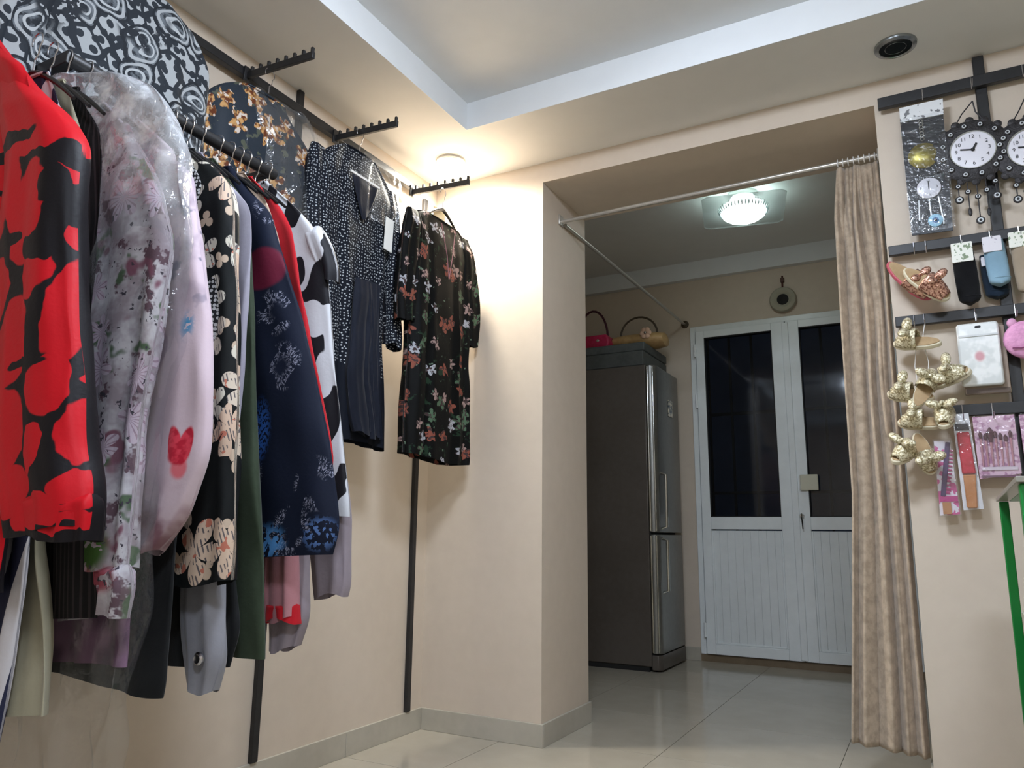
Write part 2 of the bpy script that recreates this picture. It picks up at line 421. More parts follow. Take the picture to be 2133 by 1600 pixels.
MB().tube([(1.237, D - 0.066, 0.926), (1.239, D - 0.066, 0.905), (1.241, D - 0.065, 0.852)], [0.003, 0.004, 0.003], 8).build('fob', M_darkgap, t)
# grille outside the glass
t = thing('window_grille', 'black iron bar grille standing outside behind the dark door glass', 'grille', (1.2, D + 0.24, 0.0))
for k in range(9):
    x = 0.46 + 0.155 * k
    b = MB().box((x - 0.008, D + 0.232, 0.0), (x + 0.008, D + 0.248, 2.3)).build('bar', M_black, t)
for z in (1.10, 1.66): MB().box((0.44, D + 0.228, z - 0.010), (1.74, D + 0.252, z + 0.010)).build('cross_bar', M_black, t)
struct('wall_outside', MB().box((-1.2, D + 2.4, -0.1), (4.2, D + 2.5, 3.2)), mat('dark outside wall', varied((96, 104, 120), 14, 1.5, 8), 0.9))
struct('floor_outside', MB().box((-1.2, D + 0.13, -0.15), (4.2, D + 2.5, -0.02)), mat('dark paving', varied((90, 88, 86), 10, 2, 12), 0.9))

# ------------------------------------------------------------------ fridge
FY0, FY1, FX0, FX1 = 1.80, 2.335, -0.19, 0.415
t = thing('refrigerator', 'tall grey two-door refrigerator standing beside the white door', 'refrigerator', ((FX0 + 0.47) / 2, (FY0 + FY1) / 2, 0))
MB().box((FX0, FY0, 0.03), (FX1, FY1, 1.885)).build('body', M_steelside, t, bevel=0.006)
MB().box((FX0, FY0 + 0.01, 0.0), (FX1 - 0.02, FY1 - 0.01, 0.03)).build('feet', M_darkgap, t)
def fdoor(z0, z1, name):
    pts = []; r = 0.045
    for k in range(9):
        a = -PI / 2 + PI / 2 * k / 8; pts.append((0.425 + 0.018 + (r) * math.cos(a) - 0.010, FY0 + r + r * math.sin(a)))
    for k in range(9):
        a = PI / 2 * k / 8; pts.append((0.425 + 0.018 + r * math.cos(a) - 0.010, FY1 - r + r * math.sin(a)))
    pts = [(0.424, FY0)] + pts + [(0.424, FY1)]
    return MB().prism(pts, z0, z1).build(name, M_steel, t, bevel=0.004)
d1 = fdoor(0.822, 1.880, 'door'); d2 = fdoor(0.105, 0.808, 'door')
MB().box((FX1 + 0.0005, FY0 + 0.012, 0.04), (0.4238, FY1 - 0.012, 1.875)).build('door_seal', M_darkgap, t)
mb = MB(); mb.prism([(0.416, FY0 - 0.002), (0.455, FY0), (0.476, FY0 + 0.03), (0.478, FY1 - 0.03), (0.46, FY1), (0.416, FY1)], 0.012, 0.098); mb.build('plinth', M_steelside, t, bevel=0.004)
for dd, za, zb in ((d1, 0.845, 1.19), (d2, 0.46, 0.785)):
    mb = MB(); mb.tube([(0.478, FY0 + 0.055, za), (0.512, FY0 + 0.055, za + 0.012), (0.514, FY0 + 0.055, zb - 0.012), (0.478, FY0 + 0.055, zb)], 0.010, 10); mb.build('handle', M_strip, dd)
for dd, za, zb in ((d1, 0.83, 1.872), (d2, 0.112, 0.80)):
    MB().tube([(0.4265, FY0 + 0.001, za), (0.4265, FY0 + 0.001, zb)], 0.0075, 10).tube([(0.458, FY0 + 0.012, za), (0.458, FY0 + 0.012, zb)], 0.006, 10).build('edge_trim', M_strip, dd)
mag = thing('fridge_magnet', 'small glossy picture magnet on the front of the grey refrigerator', 'magnet', (0.48, 2.10, 1.58))
MB().box((0.4785, 2.06, 1.58), (0.484, 2.15, 1.69)).build('plate', mat('magnet picture', lambda c: c.mix(c.noise(c.obj(), 40, 3).sm(0.4, 0.6), (40, 60, 70), (225, 215, 190)), 0.15), mag, bevel=0.002)
# things on the fridge
M_carton = mat('grey carton', varied((74, 78, 76), 10, 6, 40), 0.6)
t = thing('flat_carton', 'flat grey-green carton lying across the top of the refrigerator', 'carton', (0.13, 2.06, 1.887))
MB().box((FX0 + 0.02, FY0 + 0.01, 1.887), (0.40, FY1 - 0.02, 1.985)).build('lower_box', M_carton, t, bevel=0.006)
MB().box((FX0 + 0.02, FY0 + 0.02, 1.986), (0.405, FY1 - 0.03, 2.045)).build('lid', M_carton, t, bevel=0.008)
t = thing('handbag', 'beige handbag with flower lying on the carton above the refrigerator', 'handbag', (0.33, 2.08, 2.046))
M_bag = mat('beige leather', varied((176, 142, 92), 18, 8, 40), 0.5)
mb = MB()
prof = [(-0.20, 0.012), (-0.17, 0.05), (-0.08, 0.056), (0.04, 0.056), (0.13, 0.054), (0.18, 0.044), (0.195, 0.012)]
rings = []; n = 20; vs = []; fs = []
for i, (a, r) in enumerate(prof):
    for j in range(n):
        b = 2 * PI * j / n; vs.append((0.30 + a, 2.05 + 0.10 * r / 0.056 * math.cos(b), 2.102 + r * math.sin(b)))
for i in range(len(prof) - 1):
    for j in range(n): fs.append((i * n + j, (i + 1) * n + j, (i + 1) * n + (j + 1) % n, i * n + (j + 1) % n))
fs += [tuple(range(n)), tuple((len(prof) - 1) * n + j for j in range(n))[::-1]]
mb.add(vs, fs); mb.build('bag_body', M_bag, t)
MB().tube([(0.17 + 0.13 - 0.13 * math.cos(PI * k / 14), 2.03, 2.150 + 0.125 * math.sin(PI * k / 14)) for k in range(15)], 0.007, 8).build('handle', mat('dark bag handle', (72, 60, 44), 0.5), t)
mb = MB()
for k in range(6):
    a = 2 * PI * k / 6; mb.ball((0.375 + 0.024 * math.cos(a), 1.945, 2.135 + 0.024 * math.sin(a)), (0.018, 0.008, 0.018), 10, 6)
mb.build('flower', mat('pink cloth flower', (214, 176, 150), 0.7), t)
MB().ball((0.375, 1.936, 2.135), 0.010, 10, 6).build('flower_bead', M_strip, t)
t = thing('bag', 'dark pink bag with arched handle on the carton, half hidden behind the wall edge', 'handbag', (0.02, 2.0, 2.046))
M_pink = mat('dark pink leather', varied((170, 22, 66), 14, 10, 40), 0.4)
mb = MB(); mb.prism([(-0.15, 0), (0.125, 0), (0.135, 0.05), (0.115, 0.10), (-0.14, 0.10)], -0.07, 0.07, Matrix.Translation((0.0, 1.96, 2.047)) @ Matrix.Rotation(PI / 2, 4, 'X')); mb.build('bag_body', M_pink, t, bevel=0.012)
MB().tube([(-0.01 - 0.11 * math.cos(PI * k / 14), 1.96, 2.14 + 0.20 * math.sin(PI * k / 14)) for k in range(15)], 0.008, 8).build('handle', mat('plum handle', (66, 16, 36), 0.45), t)
MB().lathe([(0.010, 0), (0.010, 0.004), (0.006, 0.006)], (0.055, 1.889, 2.105), 16, Matrix.Rotation(PI / 2, 3, 'X')).build('clasp', M_strip, t)

# ------------------------------------------------------------------ rods and curtain
RY, RZ = 0.18, 2.217
t = thing('curtain_rod', 'thin metal curtain rod spanning the opening to the back room', 'curtain rod', ((AX + BX) / 2, RY, RZ - 0.02))
MB().tube([(AX + 0.006, RY, RZ - 0.005), (BX - 0.006, RY, RZ + 0.006)], 0.009, 12).build('rod', M_rod, t)
for x in (AX, BX - 0.008): MB().box((x + 0.0005, RY - 0.022, RZ - 0.024), (x + 0.0075, RY + 0.022, RZ + 0.026)).build('wall_bracket', M_rod, t, bevel=0.003)
t = thing('curtain_rod', 'thin metal curtain rod running back past the refrigerator to the door wall', 'curtain rod', (AX - 0.01, 1.3, 2.2))
MB().tube([(AX + 0.012, RY + 0.03, 2.205), (0.520, D - 0.012, 2.288)], 0.009, 12).build('rod', M_rod, t)
MB().lathe([(0.028, 0), (0.026, 0.008), (0.012, 0.012)], (0.52, D - 0.0005, 2.289), 18, Matrix.Rotation(PI / 2, 3, 'X')).build('end_cap', mat('brown rod cap', (70, 58, 38), 0.5), t)
cu = thing('curtain', 'long taupe velvet curtain gathered at the right side of the opening', 'curtain', (1.76, RY + 0.02, 0.09))
vs = []; fs = []; uv = []; NU, NV = 220, 110
for i in range(NV + 1):
    f = i / NV; z = 2.205 + (0.10 - 2.205) * f
    xl = 1.742 + (1.722 - 1.742) * min(1, f / 0.1) if f < 0.1 else 1.722 - 0.012 * (f - 0.1) / 0.5 if f < 0.6 else 1.710 - 0.062 * (f - 0.6) / 0.4
    xr = 1.884
    for j in range(NU + 1):
        s = j / NU
        wv = mnoise.noise(Vector((s * 2.6, f * 1.1, 4.2))); wv2 = mnoise.noise(Vector((s * 5.0, f * 1.6, 9.1)))
        q = 4.6 * s + 0.55 * wv + 0.12 * f + 0.15
        ph = 2 * PI * q * 0.5
        amp = 0.016 + 0.034 * min(1, f / 0.2)
        x = xl + (xr - xl) * (s + 0.018 * math.sin(2 * PI * q) * min(1, f * 4))
        y = RY + 0.030 - amp * (abs(math.sin(ph)) ** 0.75) + 0.012 * wv2 + 0.004 * math.sin(3 * ph + 3 * wv)
        if f < 0.16: y += 0.010 * math.sin(2 * PI * (7 * s - 5.0 * f)) * math.sin(PI * f / 0.16)
        # the swag that is tucked behind the jamb half way down
        x += 0.020 * math.exp(-((f - 0.28) / 0.10) ** 2) * math.exp(-((s - 0.62) / 0.2) ** 2)
        y += -0.018 * math.exp(-((s - (0.45 + 0.9 * (f - 0.15))) / 0.05) ** 2) * (1 if 0.08 < f < 0.5 else 0.3)
        vs.append((min(x, 1.888), y, z + 0.022 * (1 - s) * f + 0.0012 * math.sin(ph))); uv.append((s * 1.2, z))
for i in range(NV):
    for j in range(NU): k = i * (NU + 1) + j; fs.append((k, k + 1, k + NU + 2, k + NU + 1))
m_ = MB(); m_.add(vs, fs, uv); o = m_.build('drape', M_curtain, cu, sharp=80)
so = o.modifiers.new('cloth', 'SOLIDIFY'); so.thickness = 0.003
for k in range(8):
    x = 1.748 + k * 0.0185
    MB().tube([(x, RY + 0.0145 * math.cos(a), RZ + 0.004 + 0.0145 * math.sin(a)) for a in [2 * PI * q / 14 for q in range(14)]], 0.002, 6, closed=True).build('ring', M_white, cu)

# ------------------------------------------------------------------ back room lamp and siren
LX, LY, LZ = 1.155, 1.40, 2.632
t = thing('ceiling_lamp', 'square glass ceiling lamp with lit round bowl in the back room', 'ceiling lamp', (LX, LY, LZ - 0.06))
M_lampg = film('lamp glass plate', 0.30, 0.14, (215, 230, 228), 6, 0.02, 0.1)
MB().lathe([(0.085, BZ - 0.0005), (0.085, BZ - 0.03), (0.07, BZ - 0.04)], (LX, LY, 0), 32).build('ceiling_plate', M_strip, t)
q = [(-0.225, -0.195), (-0.195, -0.225), (0.195, -0.225), (0.225, -0.195), (0.225, 0.195), (0.195, 0.225), (-0.195, 0.225), (-0.225, 0.195)]
Rl = Matrix.Translation((LX, LY, LZ)) @ Matrix.Rotation(math.radians(12), 4, 'Z')
MB().prism(q, 0.0, 0.008, Rl).build('glass_plate', M_lampg, t)
for a in (0, PI / 2, PI, 1.5 * PI):
    p = Rl @ Vector((0.16 * math.cos(a + 0.78), 0.16 * math.sin(a + 0.78), 0.004))
    MB().tube([p, (LX + (p.x - LX) * 0.45, LY + (p.y - LY) * 0.45, BZ - 0.025)], 0.004, 8).build('arm', M_strip, t)
prof = [(0.118, 0.0), (0.122, -0.012), (0.115, -0.028), (0.092, -0.044), (0.05, -0.054), (0.001, -0.058)]
MB().lathe([(r, LZ - 0.001 + z) for r, z in prof], (LX, LY, 0), 48, caps=False).build('bowl', mat('lit frosted bowl', (235, 250, 248), 0.5, emit=((236, 250, 247), LAMP_BACK)), t)
mb = MB()
for k in range(44):
    a = 2 * PI * k / 44; mb.tube([(LX + 0.128 * math.cos(a), LY + 0.128 * math.sin(a), LZ - 0.014), (LX + 0.142 * math.cos(a), LY + 0.142 * math.sin(a), LZ + 0.014)], 0.0035, 6)
o = mb.build('bead_fringe', mat('smoky glass beads', (120, 130, 130), 0.15, 0.5), t); o['kind'] = 'stuff'
t = thing('wall_siren', 'round pale alarm siren with dark centre mounted above the white door', 'siren', (1.199, D - 0.06, 2.285))
Rx = Matrix.Rotation(PI / 2, 3, 'X')
MB().lathe([(0.078, 0), (0.086, 0.008), (0.088, 0.022), (0.080, 0.036), (0.060, 0.042), (0.046, 0.036), (0.040, 0.030)], (1.199, D - 0.0005, 2.374), 40, Rx).build('housing', mat('siren housing', (170, 166, 148), 0.45), t)
MB().lathe([(0.038, 0.0305), (0.036, 0.036), (0.014, 0.040), (0.002, 0.046)], (1.199, D, 2.374), 32, Rx).build('speaker_cone', M_darkgap, t)
MB().tube([(1.199, D - 0.012, 2.455), (1.200, D - 0.014, 2.50), (1.201, D - 0.008, 2.545)], 0.006, 8).build('cable', mat('red brown cable', (84, 44, 36), 0.6), t)
MB().box((1.189, D - 0.02, 2.50), (1.213, D - 0.0005, 2.53)).build('cable_clip', mat('brown clip', (86, 58, 48), 0.6), t, bevel=0.002)

# ------------------------------------------------------------------ left wall rack
yA, yB = -0.9237, -0.1093
t = thing('wall_clothes_rack', 'black steel wall rack of slotted uprights and long top rail on the left wall', 'clothes rack', (0.02, yA, BB))
for y, z0, z1 in ((yA, BB + 0.002, 2.419), (yB, BB + 0.002, 2.32), (-1.93, BB + 0.002, 2.419)):
    MB().box((0.0005, y - 0.013, z0), (0.018, y + 0.013, z1)).build('upright', M_black, t, bevel=0.002)
MB().box((0.019, -2.75, 2.305), (0.044, -0.19, 2.337)).build('top_rail', M_black, t, bevel=0.002)
for y in (yA, -1.93): MB().box((0.0182, y - 0.016, 2.29), (0.050, y + 0.016, 2.304)).build('rail_bracket', M_black, t, bevel=0.002)
def arm(y, label, z=2.30, slope=-0.02, L=0.345):
    t = thing('peg_rail', label, 'peg rail', (0.045, y, z), group='peg arms on the top rail')
    mb = MB(); M = Matrix.Translation((0.046, y, z + 0.012)) @ Matrix.Rotation(math.atan2(-slope, L), 4, 'Y')
    MB().box((0, -0.006, -0.016), (L - 0.045, 0.006, 0.008), M).build('bar', M_black, t, bevel=0.0015)
    MB().box((-0.0015, -0.016, -0.025), (0.006, 0.016, 0.025), M).build('hook_plate', M_black, t, bevel=0.001)
    for k in range(8):
        a = 0.018 + k * (L - 0.075) / 7
        MB().box((a, -0.005, 0.0082), (a + 0.009, 0.005, 0.024), M).build('peg', M_black, t, bevel=0.001)
    return t
arm(-1.66, 'black pegged display arm holding the black and white paisley dress')
arm(-1.205, 'black pegged display arm highest in view, holding the slate floral dress')
arm(-0.765, 'black pegged display arm holding the navy polka dot dress', 2.288)
arm(-0.262, 'black pegged display arm under the lit corner spot', 2.276)
# projecting hanging rail
RX, RLZ = 0.335, 1.836
t = thing('hanging_rail', 'thick black projecting rail carrying the row of hanging garments', 'clothes rail', (0.18, -1.65, RLZ - 0.03))
MB().tube([(RX, -1.935, RLZ), (RX, -1.32, RLZ - 0.006)], 0.0165, 16).build('rail', M_black, t)
MB().box((0.019, -1.945, RLZ - 0.014), (RX + 0.004, -1.918, RLZ + 0.016)).build('bracket_arm', M_black, t, bevel=0.002)
MB().box((0.0185, -1.337, RLZ - 0.012), (RX + 0.004, -1.319, RLZ + 0.012)).build('bracket_arm', M_black, t, bevel=0.002)
t = thing('hanging_rail', 'black projecting rail carrying the red and black jacket nearest the camera', 'clothes rail', (0.18, -2.3, RLZ - 0.03))
MB().tube([(0.19, -2.64, RLZ + 0.089), (0.19, -2.03, RLZ + 0.089)], 0.0145, 16).build('rail', M_black, t)
MB().box((0.0185, -2.63, RLZ + 0.079), (0.194, -2.61, RLZ + 0.100)).build('bracket_arm', M_black, t, bevel=0.002)
MB().box((0.0185, -2.32, RLZ + 0.079), (0.194, -2.30, RLZ + 0.100)).build('bracket_arm', M_black, t, bevel=0.002)

# ------------------------------------------------------------------ cloth
def cloth(rows, y0=0.0, T=0.028, folds=4, amp=0.008, seed=0, nth=72, dz=0.011, sw=0.0, power=0.62, crumple=0.004, taper_top=True):
    """open-ended hanging fabric tube. rows: (z, left, right) from the top down, in the garment's own plane"""
    rows = sorted(rows, key=lambda r: -r[0]); zt, zb = rows[0][0], rows[-1][0]
    n = max(8, int((zt - zb) / dz)); zs = [zt + (zb - zt) * i / n for i in range(n + 1)]
    def at(z):
        for a, b in zip(rows[:-1], rows[1:]):
            if a[0] >= z >= b[0]:
                f = (a[0] - z) / max(1e-6, a[0] - b[0]); return a[1] + (b[1] - a[1]) * f, a[2] + (b[2] - a[2]) * f
        return rows[-1][1:]
    L = [at(z) for z in zs]
    for _ in range(5):
        L = [L[0]] + [tuple((L[i - 1][k] + 2 * L[i][k] + L[i + 1][k]) / 4 for k in (0, 1)) for i in range(1, n)] + [L[n]]
    rnd = random.Random(seed); p1, p2, p3 = [rnd.uniform(0, 6.28) for _ in range(3)]
    vs = []; fs = []; uv = []
    for i, z in enumerate(zs):
        f = (zt - z) / (zt - zb); xl, xr = L[i]; cx = (xl + xr) / 2; hw = (xr - xl) / 2
        Tz = T * (min(1.0, 0.35 + f * 5) if taper_top else 1.0)
        A = amp * (0.15 + 0.85 * min(1, f * 1.6))
        for j in range(nth):
            ph = 2 * PI * j / nth; ca, sa = math.cos(ph), math.sin(ph)
            sx = math.copysign(abs(ca) ** power, ca); x = cx + hw * sx
            yb = Tz * math.copysign(abs(sa) ** 0.75, sa)
            w = 2 * PI * folds * 0.5 * sx
            fd = A * (math.sin(w + p1 + 0.8 * math.sin(2.6 * z + p2)) + 0.5 * math.sin(1.9 * w + p3 + 1.1 * z))
            nz = crumple * mnoise.noise(Vector((x * 9 + seed * 3.1, z * 7, sa * 2 + seed)))
            side = 0.0025 * math.sin(14 * z + p1) * abs(sx) * (1 if sx > 0 else -1)
            vs.append((x + side + sw * f * 0.0, y0 + yb + fd + nz * 2.0, z + 0.010 * f * f * math.sin(2.2 * sx + p2)))
            uv.append((x + 0.9 * (yb + Tz) * sx if sa <= 0 else x + 0.9 * Tz * sx + 1.7, z))
    for i in range(n):
        for j in range(nth): fs.append((i * nth + j, i * nth + (j + 1) % nth, (i + 1) * nth + (j + 1) % nth, (i + 1) * nth + j)[::-1])
    return MB().add(vs, fs, uv)

def shift(mb, dx=0, dy=0, dz=0):
    mb.v = [(p[0] + dx, p[1] + dy, p[2] + dz) for p in mb.v]; return mb

# --- prints
RED_BLOBS = [(0.485, 1.413, 0.055, 0.092), (0.575, 1.36, 0.050, 0.10), (0.622, 1.23, 0.046, 0.050), (0.722, 1.165, 0.056, 0.094), (0.580, 1.110, 0.055, 0.082), (0.704, 1.03, 0.050, 0.052), (0.595, 0.955, 0.062, 0.078), (0.690, 0.926, 0.024, 0.042), (0.785, 0.950, 0.046, 0.060), (0.635, 0.865, 0.060, 0.036), (0.810, 0.858, 0.060, 0.030), (0.715, 0.826, 0.065, 0.026), (0.59, 0.80, 0.042, 0.050), (0.505, 1.222, 0.042, 0.055), (0.67, 1.432, 0.030, 0.034), (0.58, 0.735, 0.09, 0.045), (0.49, 1.03, 0.042, 0.08), (0.48, 0.82, 0.05, 0.08), (0.705, 1.30, 0.028, 0.03), (0.80, 1.06, 0.03, 0.04), (0.76, 0.815, 0.10, 0.016)]
BLACK_BLOBS = [(0.655, 1.463, 0.050, 0.029), (0.466, 1.515, 0.10, 0.014), (0.632, 1.396, 0.036, 0.040), (0.70, 1.350, 0.05, 0.036), (0.625, 1.282, 0.046, 0.022), (0.52, 1.31, 0.05, 0.014), (0.645, 1.075, 0.05, 0.010)]
def red_black(c):
    u, v = c.uv(); nr, ng, nb = c.noisec(c.vec(u, v), 16.0, 2.0)
    uu = u + (nr - 0.5) * 0.05; vv = v + (ng - 0.5) * 0.05
    red = vv.gt(1.475)
    for e in RED_BLOBS: red = red.mx(c.ell(uu, vv, e[0], e[1], e[2], e[3], 0.03))
    d, col, pos = c.vor(c.vec(uu, vv * 0.8), 7.5, 'F1', 0.9)
    red = red.mx(d.lt(0.44) * u.lt(0.44))
    for e in BLACK_BLOBS: red = red * (1.0 - c.ell(uu, vv, e[0], e[1], e[2], e[3], 0.04))
    return c.mix(red, (26, 23, 27), (214, 22, 36))
def paisley(c):
    u, v = c.uv(); nr, ng, nb = c.noisec(c.vec(u, v), 8.0, 1.0)
    uu = u + (nr - 0.5) * 0.10; vv = v + (ng - 0.5) * 0.10
    d, col, pos = c.vor(c.vec(uu, vv), 8.5, 'F1', 0.9)
    d2, col2, p2 = c.vor(c.vec(u + (nb - 0.5) * 0.02, v), 34.0, 'F1', 1.0)
    e2 = c.vor(c.vec(uu + 0.3, vv), 15.0, 'DISTANCE_TO_EDGE', 1.0)
    g = c.noise(c.vec(u, v), 45, 3.0)
    a = c.mix(d2.lt(0.36 + 0.0), (178, 182, 184), (48, 53, 60))
    a = c.mix(e2.lt(0.10), a, (44, 49, 56))
    fill = c.mix(g.sm(0.42, 0.58), (40, 44, 50), (112, 118, 124))
    a = c.mix(d.lt(0.40), a, fill)
    a = c.mix((d - 0.31).abs().lt(0.035), a, (178, 182, 184))
    a = c.mix((d - 0.41).abs().lt(0.03), a, (38, 42, 48))
    a = c.mix((d - 0.16).abs().lt(0.03), a, (190, 194, 196))
    return c.mix(c.noise(c.vec(u, v), 6, 2.0).sm(0.55, 0.62) * g.gt(0.47), a, (44, 48, 54))
def bagfloral(c):
    u, v = c.uv(); n = c.noise(c.vec(u, v), 9, 4.0, 0.65); n2 = c.noise(c.vec(u + 3.0, v), 15, 4.0, 0.65); n3 = c.noise(c.vec(u, v + 5.0), 10, 3.0)
    a = c.mix(n.sm(0.40, 0.60), (206, 202, 208), (158, 146, 154))
    a = c.mix(n2.sm(0.55, 0.60), a, (104, 82, 92))
    a = c.mix(n3.sm(0.59, 0.63), a, (88, 108, 84))
    a = c.mix(c.noise(c.vec(u + 8.0, v + 1.0), 12, 2.0).sm(0.60, 0.66), a, (132, 88, 104))
    f, r, col, th = c.flower(u, v, 9.5, 6.0, 0.052, 1.0)
    pet = c.mix((th * 17.0).sin().gt(0.55), (200, 184, 198), (164, 140, 156))
    a = c.mix(f * col[2].gt(0.45), a, pet)
    a = c.mix(c.ell(u, v, 0.62, 0.775, 0.032, 0.045, 0.3) * c.noise(c.vec(u, v), 40, 2).gt(0.40), a, (60, 92, 40))
    a = c.mix(c.ell(u, v, 0.64, 0.715, 0.05, 0.026, 0.4) * c.noise(c.vec(u, v), 30, 2).gt(0.42), a, (160, 78, 92))
    a = c.mix(c.ell(u, v, 0.57, 0.965, 0.03, 0.04, 0.6), a, (70, 80, 130))
    return c.mix(c.noise(c.vec(u, v), 50, 3.0).gt(0.64), a, (70, 66, 76))
def pinkwater(c):
    u, v = c.uv(); n = c.noise(c.vec(u, v), 10, 3.0); n2 = c.noise(c.vec(u, v + 2.0), 14, 3.0)
    top = v.sm(1.15, 1.36)
    a = c.mix(n.sm(0.45, 0.65) * top, (222, 200, 210), (176, 158, 172))
    a = c.mix(n2.sm(0.58, 0.64) * top, a, (122, 120, 140))
    low = 1.0 - v.sm(0.80, 0.93)
    a = c.mix(low * n.sm(0.38, 0.6), a, (148, 104, 116))
    a = c.mix(c.ell(u, v, 0.690, 1.20, 0.013, 0.022, 0.8) * c.noise(c.vec(u, v), 60, 2).gt(0.45), a, (70, 150, 196))
    fl = c.ell(u + (v - 0.96) * 0.18, v, 0.694, 0.966, 0.015, 0.034, 0.12).mx(c.ell(u - (v - 0.96) * 0.18, v, 0.716, 0.960, 0.016, 0.036, 0.12)).mx(c.ell(u, v, 0.705, 0.945, 0.022, 0.020, 0.2))
    a = c.mix(c.ell(u, v, 0.708, 0.918, 0.016, 0.020, 0.3), a, (236, 120, 130))
    a = c.mix(fl, a, c.mix(c.noise(c.vec(u, v), 60, 2.0).sm(0.4, 0.6), (200, 26, 54), (236, 66, 86)))
    return a
def bwdots(c):
    u, v = c.uv(); d, col, pos = c.vor(c.vec(u, v), 95, 'F1', 0.4)
    return c.mix(d.lt(0.36), (36, 36, 38), (196, 196, 196))
def creamflower(c):
    u, v = c.uv()
    def layer(u_, v_, scale, size, keep, petals):
        d, col, pos = c.vor(c.vec(u_, v_), scale, 'F1', 0.8)
        du = u_ - pos[0]; dv = v_ - pos[1]; r = (du * du + dv * dv).pw(0.5); th = dv.at2(du) + col[0] * 6.283
        pr = ((th * (petals / 2)).cos().abs().pw(0.6) * 0.86 + 0.14) * size * (0.75 + 0.35 * col[1])
        return (pr - r).sm(-0.001, 0.001) * col[2].gt(keep), r, th, col
    f, r, th, col = layer(u, v, 8.6, 0.066, 0.12, 5.0)
    petal = c.mix(col[1].sm(0.2, 0.9), (222, 216, 200), (220, 190, 166))
    petal = c.mix((u * 700.0 + v * 260.0).sin().gt(0.45) * c.noise(c.vec(u, v), 50, 1.0).gt(0.5), petal, (104, 98, 100))
    petal = c.mix(c.noise(c.vec(u + 1.0, v), 36, 1.0).gt(0.66), petal, (196, 120, 100))
    a = c.mix(f, (21, 24, 25), petal)
    f2, r2, t2, c2 = layer(u + 0.37, v + 0.21, 12.0, 0.026, 0.55, 3.0)
    return c.mix(f2 * (1.0 - f), a, (206, 184, 162))
def dandelion(c):
    u, v = c.uv(); d, col, pos = c.vor(c.vec(u, v), 5.6, 'F1', 0.7)
    du = u - pos[0]; dv = v - pos[1]; r = (du * du + dv * dv).pw(0.5); th = dv.at2(du)
    k = c.noise(c.vec(th * 9.0, r * 30.0 + col[0] * 20.0), 2.6, 2.0)
    brk = c.noise(c.vec(u, v), 14, 1.0)
    m = r.sm(0.012, 0.034) * (1.0 - r.sm(0.048, 0.066)) * k.gt(0.52) * brk.gt(0.50) * col[2].gt(0.2)
    fine = c.noise(c.vec(u, v), 130, 2.0).gt(0.47)
    a = c.mix(m * fine, (22, 29, 48), (156, 158, 178))
    a = c.mix(c.ell(u, v, 0.645, 0.775, 0.05, 0.035, 0.5) * c.noise(c.vec(u, v), 50, 2.0).gt(0.47), a, (92, 156, 220))
    a = c.mix(c.ell(u, v, 0.80, 0.79, 0.04, 0.03, 0.5) * c.noise(c.vec(u, v), 70, 2.0).gt(0.52), a, (96, 130, 190))
    a = c.mix(c.ell(u, v, 0.60, 1.03, 0.03, 0.06, 0.5) * fine, a, (60, 112, 200))
    return c.mix(c.ell(u, v, 0.57, 1.43, 0.075, 0.055, 0.1), a, (104, 26, 50))
def cowprint(c):
    u, v = c.uv(); nr, ng, nb = c.noisec(c.vec(u, v), 8.0, 1.0)
    n = c.noise(c.vec(u + (nr - 0.5) * 0.05 + 0.6, v * 0.75 + (ng - 0.5) * 0.05), 11.5, 1.0)
    return c.mix(n.sm(0.495, 0.505), (218, 219, 224), (30, 29, 34))
def polka(c):
    u, v = c.uv(); d, col, pos = c.vor(c.vec(u, v), 84, 'F1', 0.55)
    dots = d.lt(0.22 + 0.0)
    keep = (v + c.noise(c.vec(u, v), 8, 1.0) * 0.16).gt(1.44)
    return c.mix(dots * keep, (21, 26, 38), (196, 201, 206))
def blackfloral(c):
    u, v = c.uv(); nr, ng, nb = c.noisec(c.vec(u, v), 13.0, 2.0)
    uu = u + (nr - 0.5) * 0.05; vv = v + (ng - 0.5) * 0.05
    a = c.mix(c.noise(c.vec(uu, vv), 22, 4.0, 0.6).sm(0.60, 0.64), (13, 14, 14), (40, 62, 46))
    a = c.mix(c.noise(c.vec(uu + 4.0, vv), 36, 3.0).sm(0.67, 0.70), a, (116, 138, 118))
    f, r, col, th = c.flower(uu, vv, 15.0, 5.0, 0.032, 1.0)
    pc = c.mix(col[2].gt(0.5), c.mix(col[1].gt(0.5), (196, 198, 206), (160, 92, 76)), c.mix(col[1].gt(0.45), (186, 158, 152), (96, 124, 98)))
    pc = c.mix(c.noise(c.vec(u, v), 70, 2.0).gt(0.54), pc, (80, 64, 64))
    return c.mix(f * col[0].gt(0.46), a, pc)
def slateflower(c):
    u, v = c.uv(); nr, ng, nb = c.noisec(c.vec(u, v), 22.0, 3.0)
    uu = u + (nr - 0.5) * 0.07; vv = v + (ng - 0.5) * 0.07
    f, r, col, th = c.flower(uu, vv, 10.5, 5.0, 0.050, 0.9)
    pc = c.mix(c.noise(c.vec(u, v), 48, 2.0).sm(0.42, 0.58), (112, 58, 30), (214, 164, 104))
    pc = c.mix(c.noise(c.vec(u + 2.0, v), 50, 2.0).gt(0.56), pc, (226, 212, 200))
    a = c.mix(c.noise(c.vec(u, v + 6.0), 26, 3.0).sm(0.60, 0.64), (46, 54, 64), (92, 96, 82))
    return c.mix(f * col[2].gt(0.2), a, pc)
def stripes(c):
    u, v = c.uv(); s = ((u - v * 0.2) * 70.0).sin()
    return c.mix(s.gt(0.0), (214, 210, 214), (46, 48, 72))
def lace(c):
    u, v = c.uv(); return c.mix((u * 520.0 + v * 90.0).sin().gt(0.5), (24, 22, 24), (52, 46, 48))
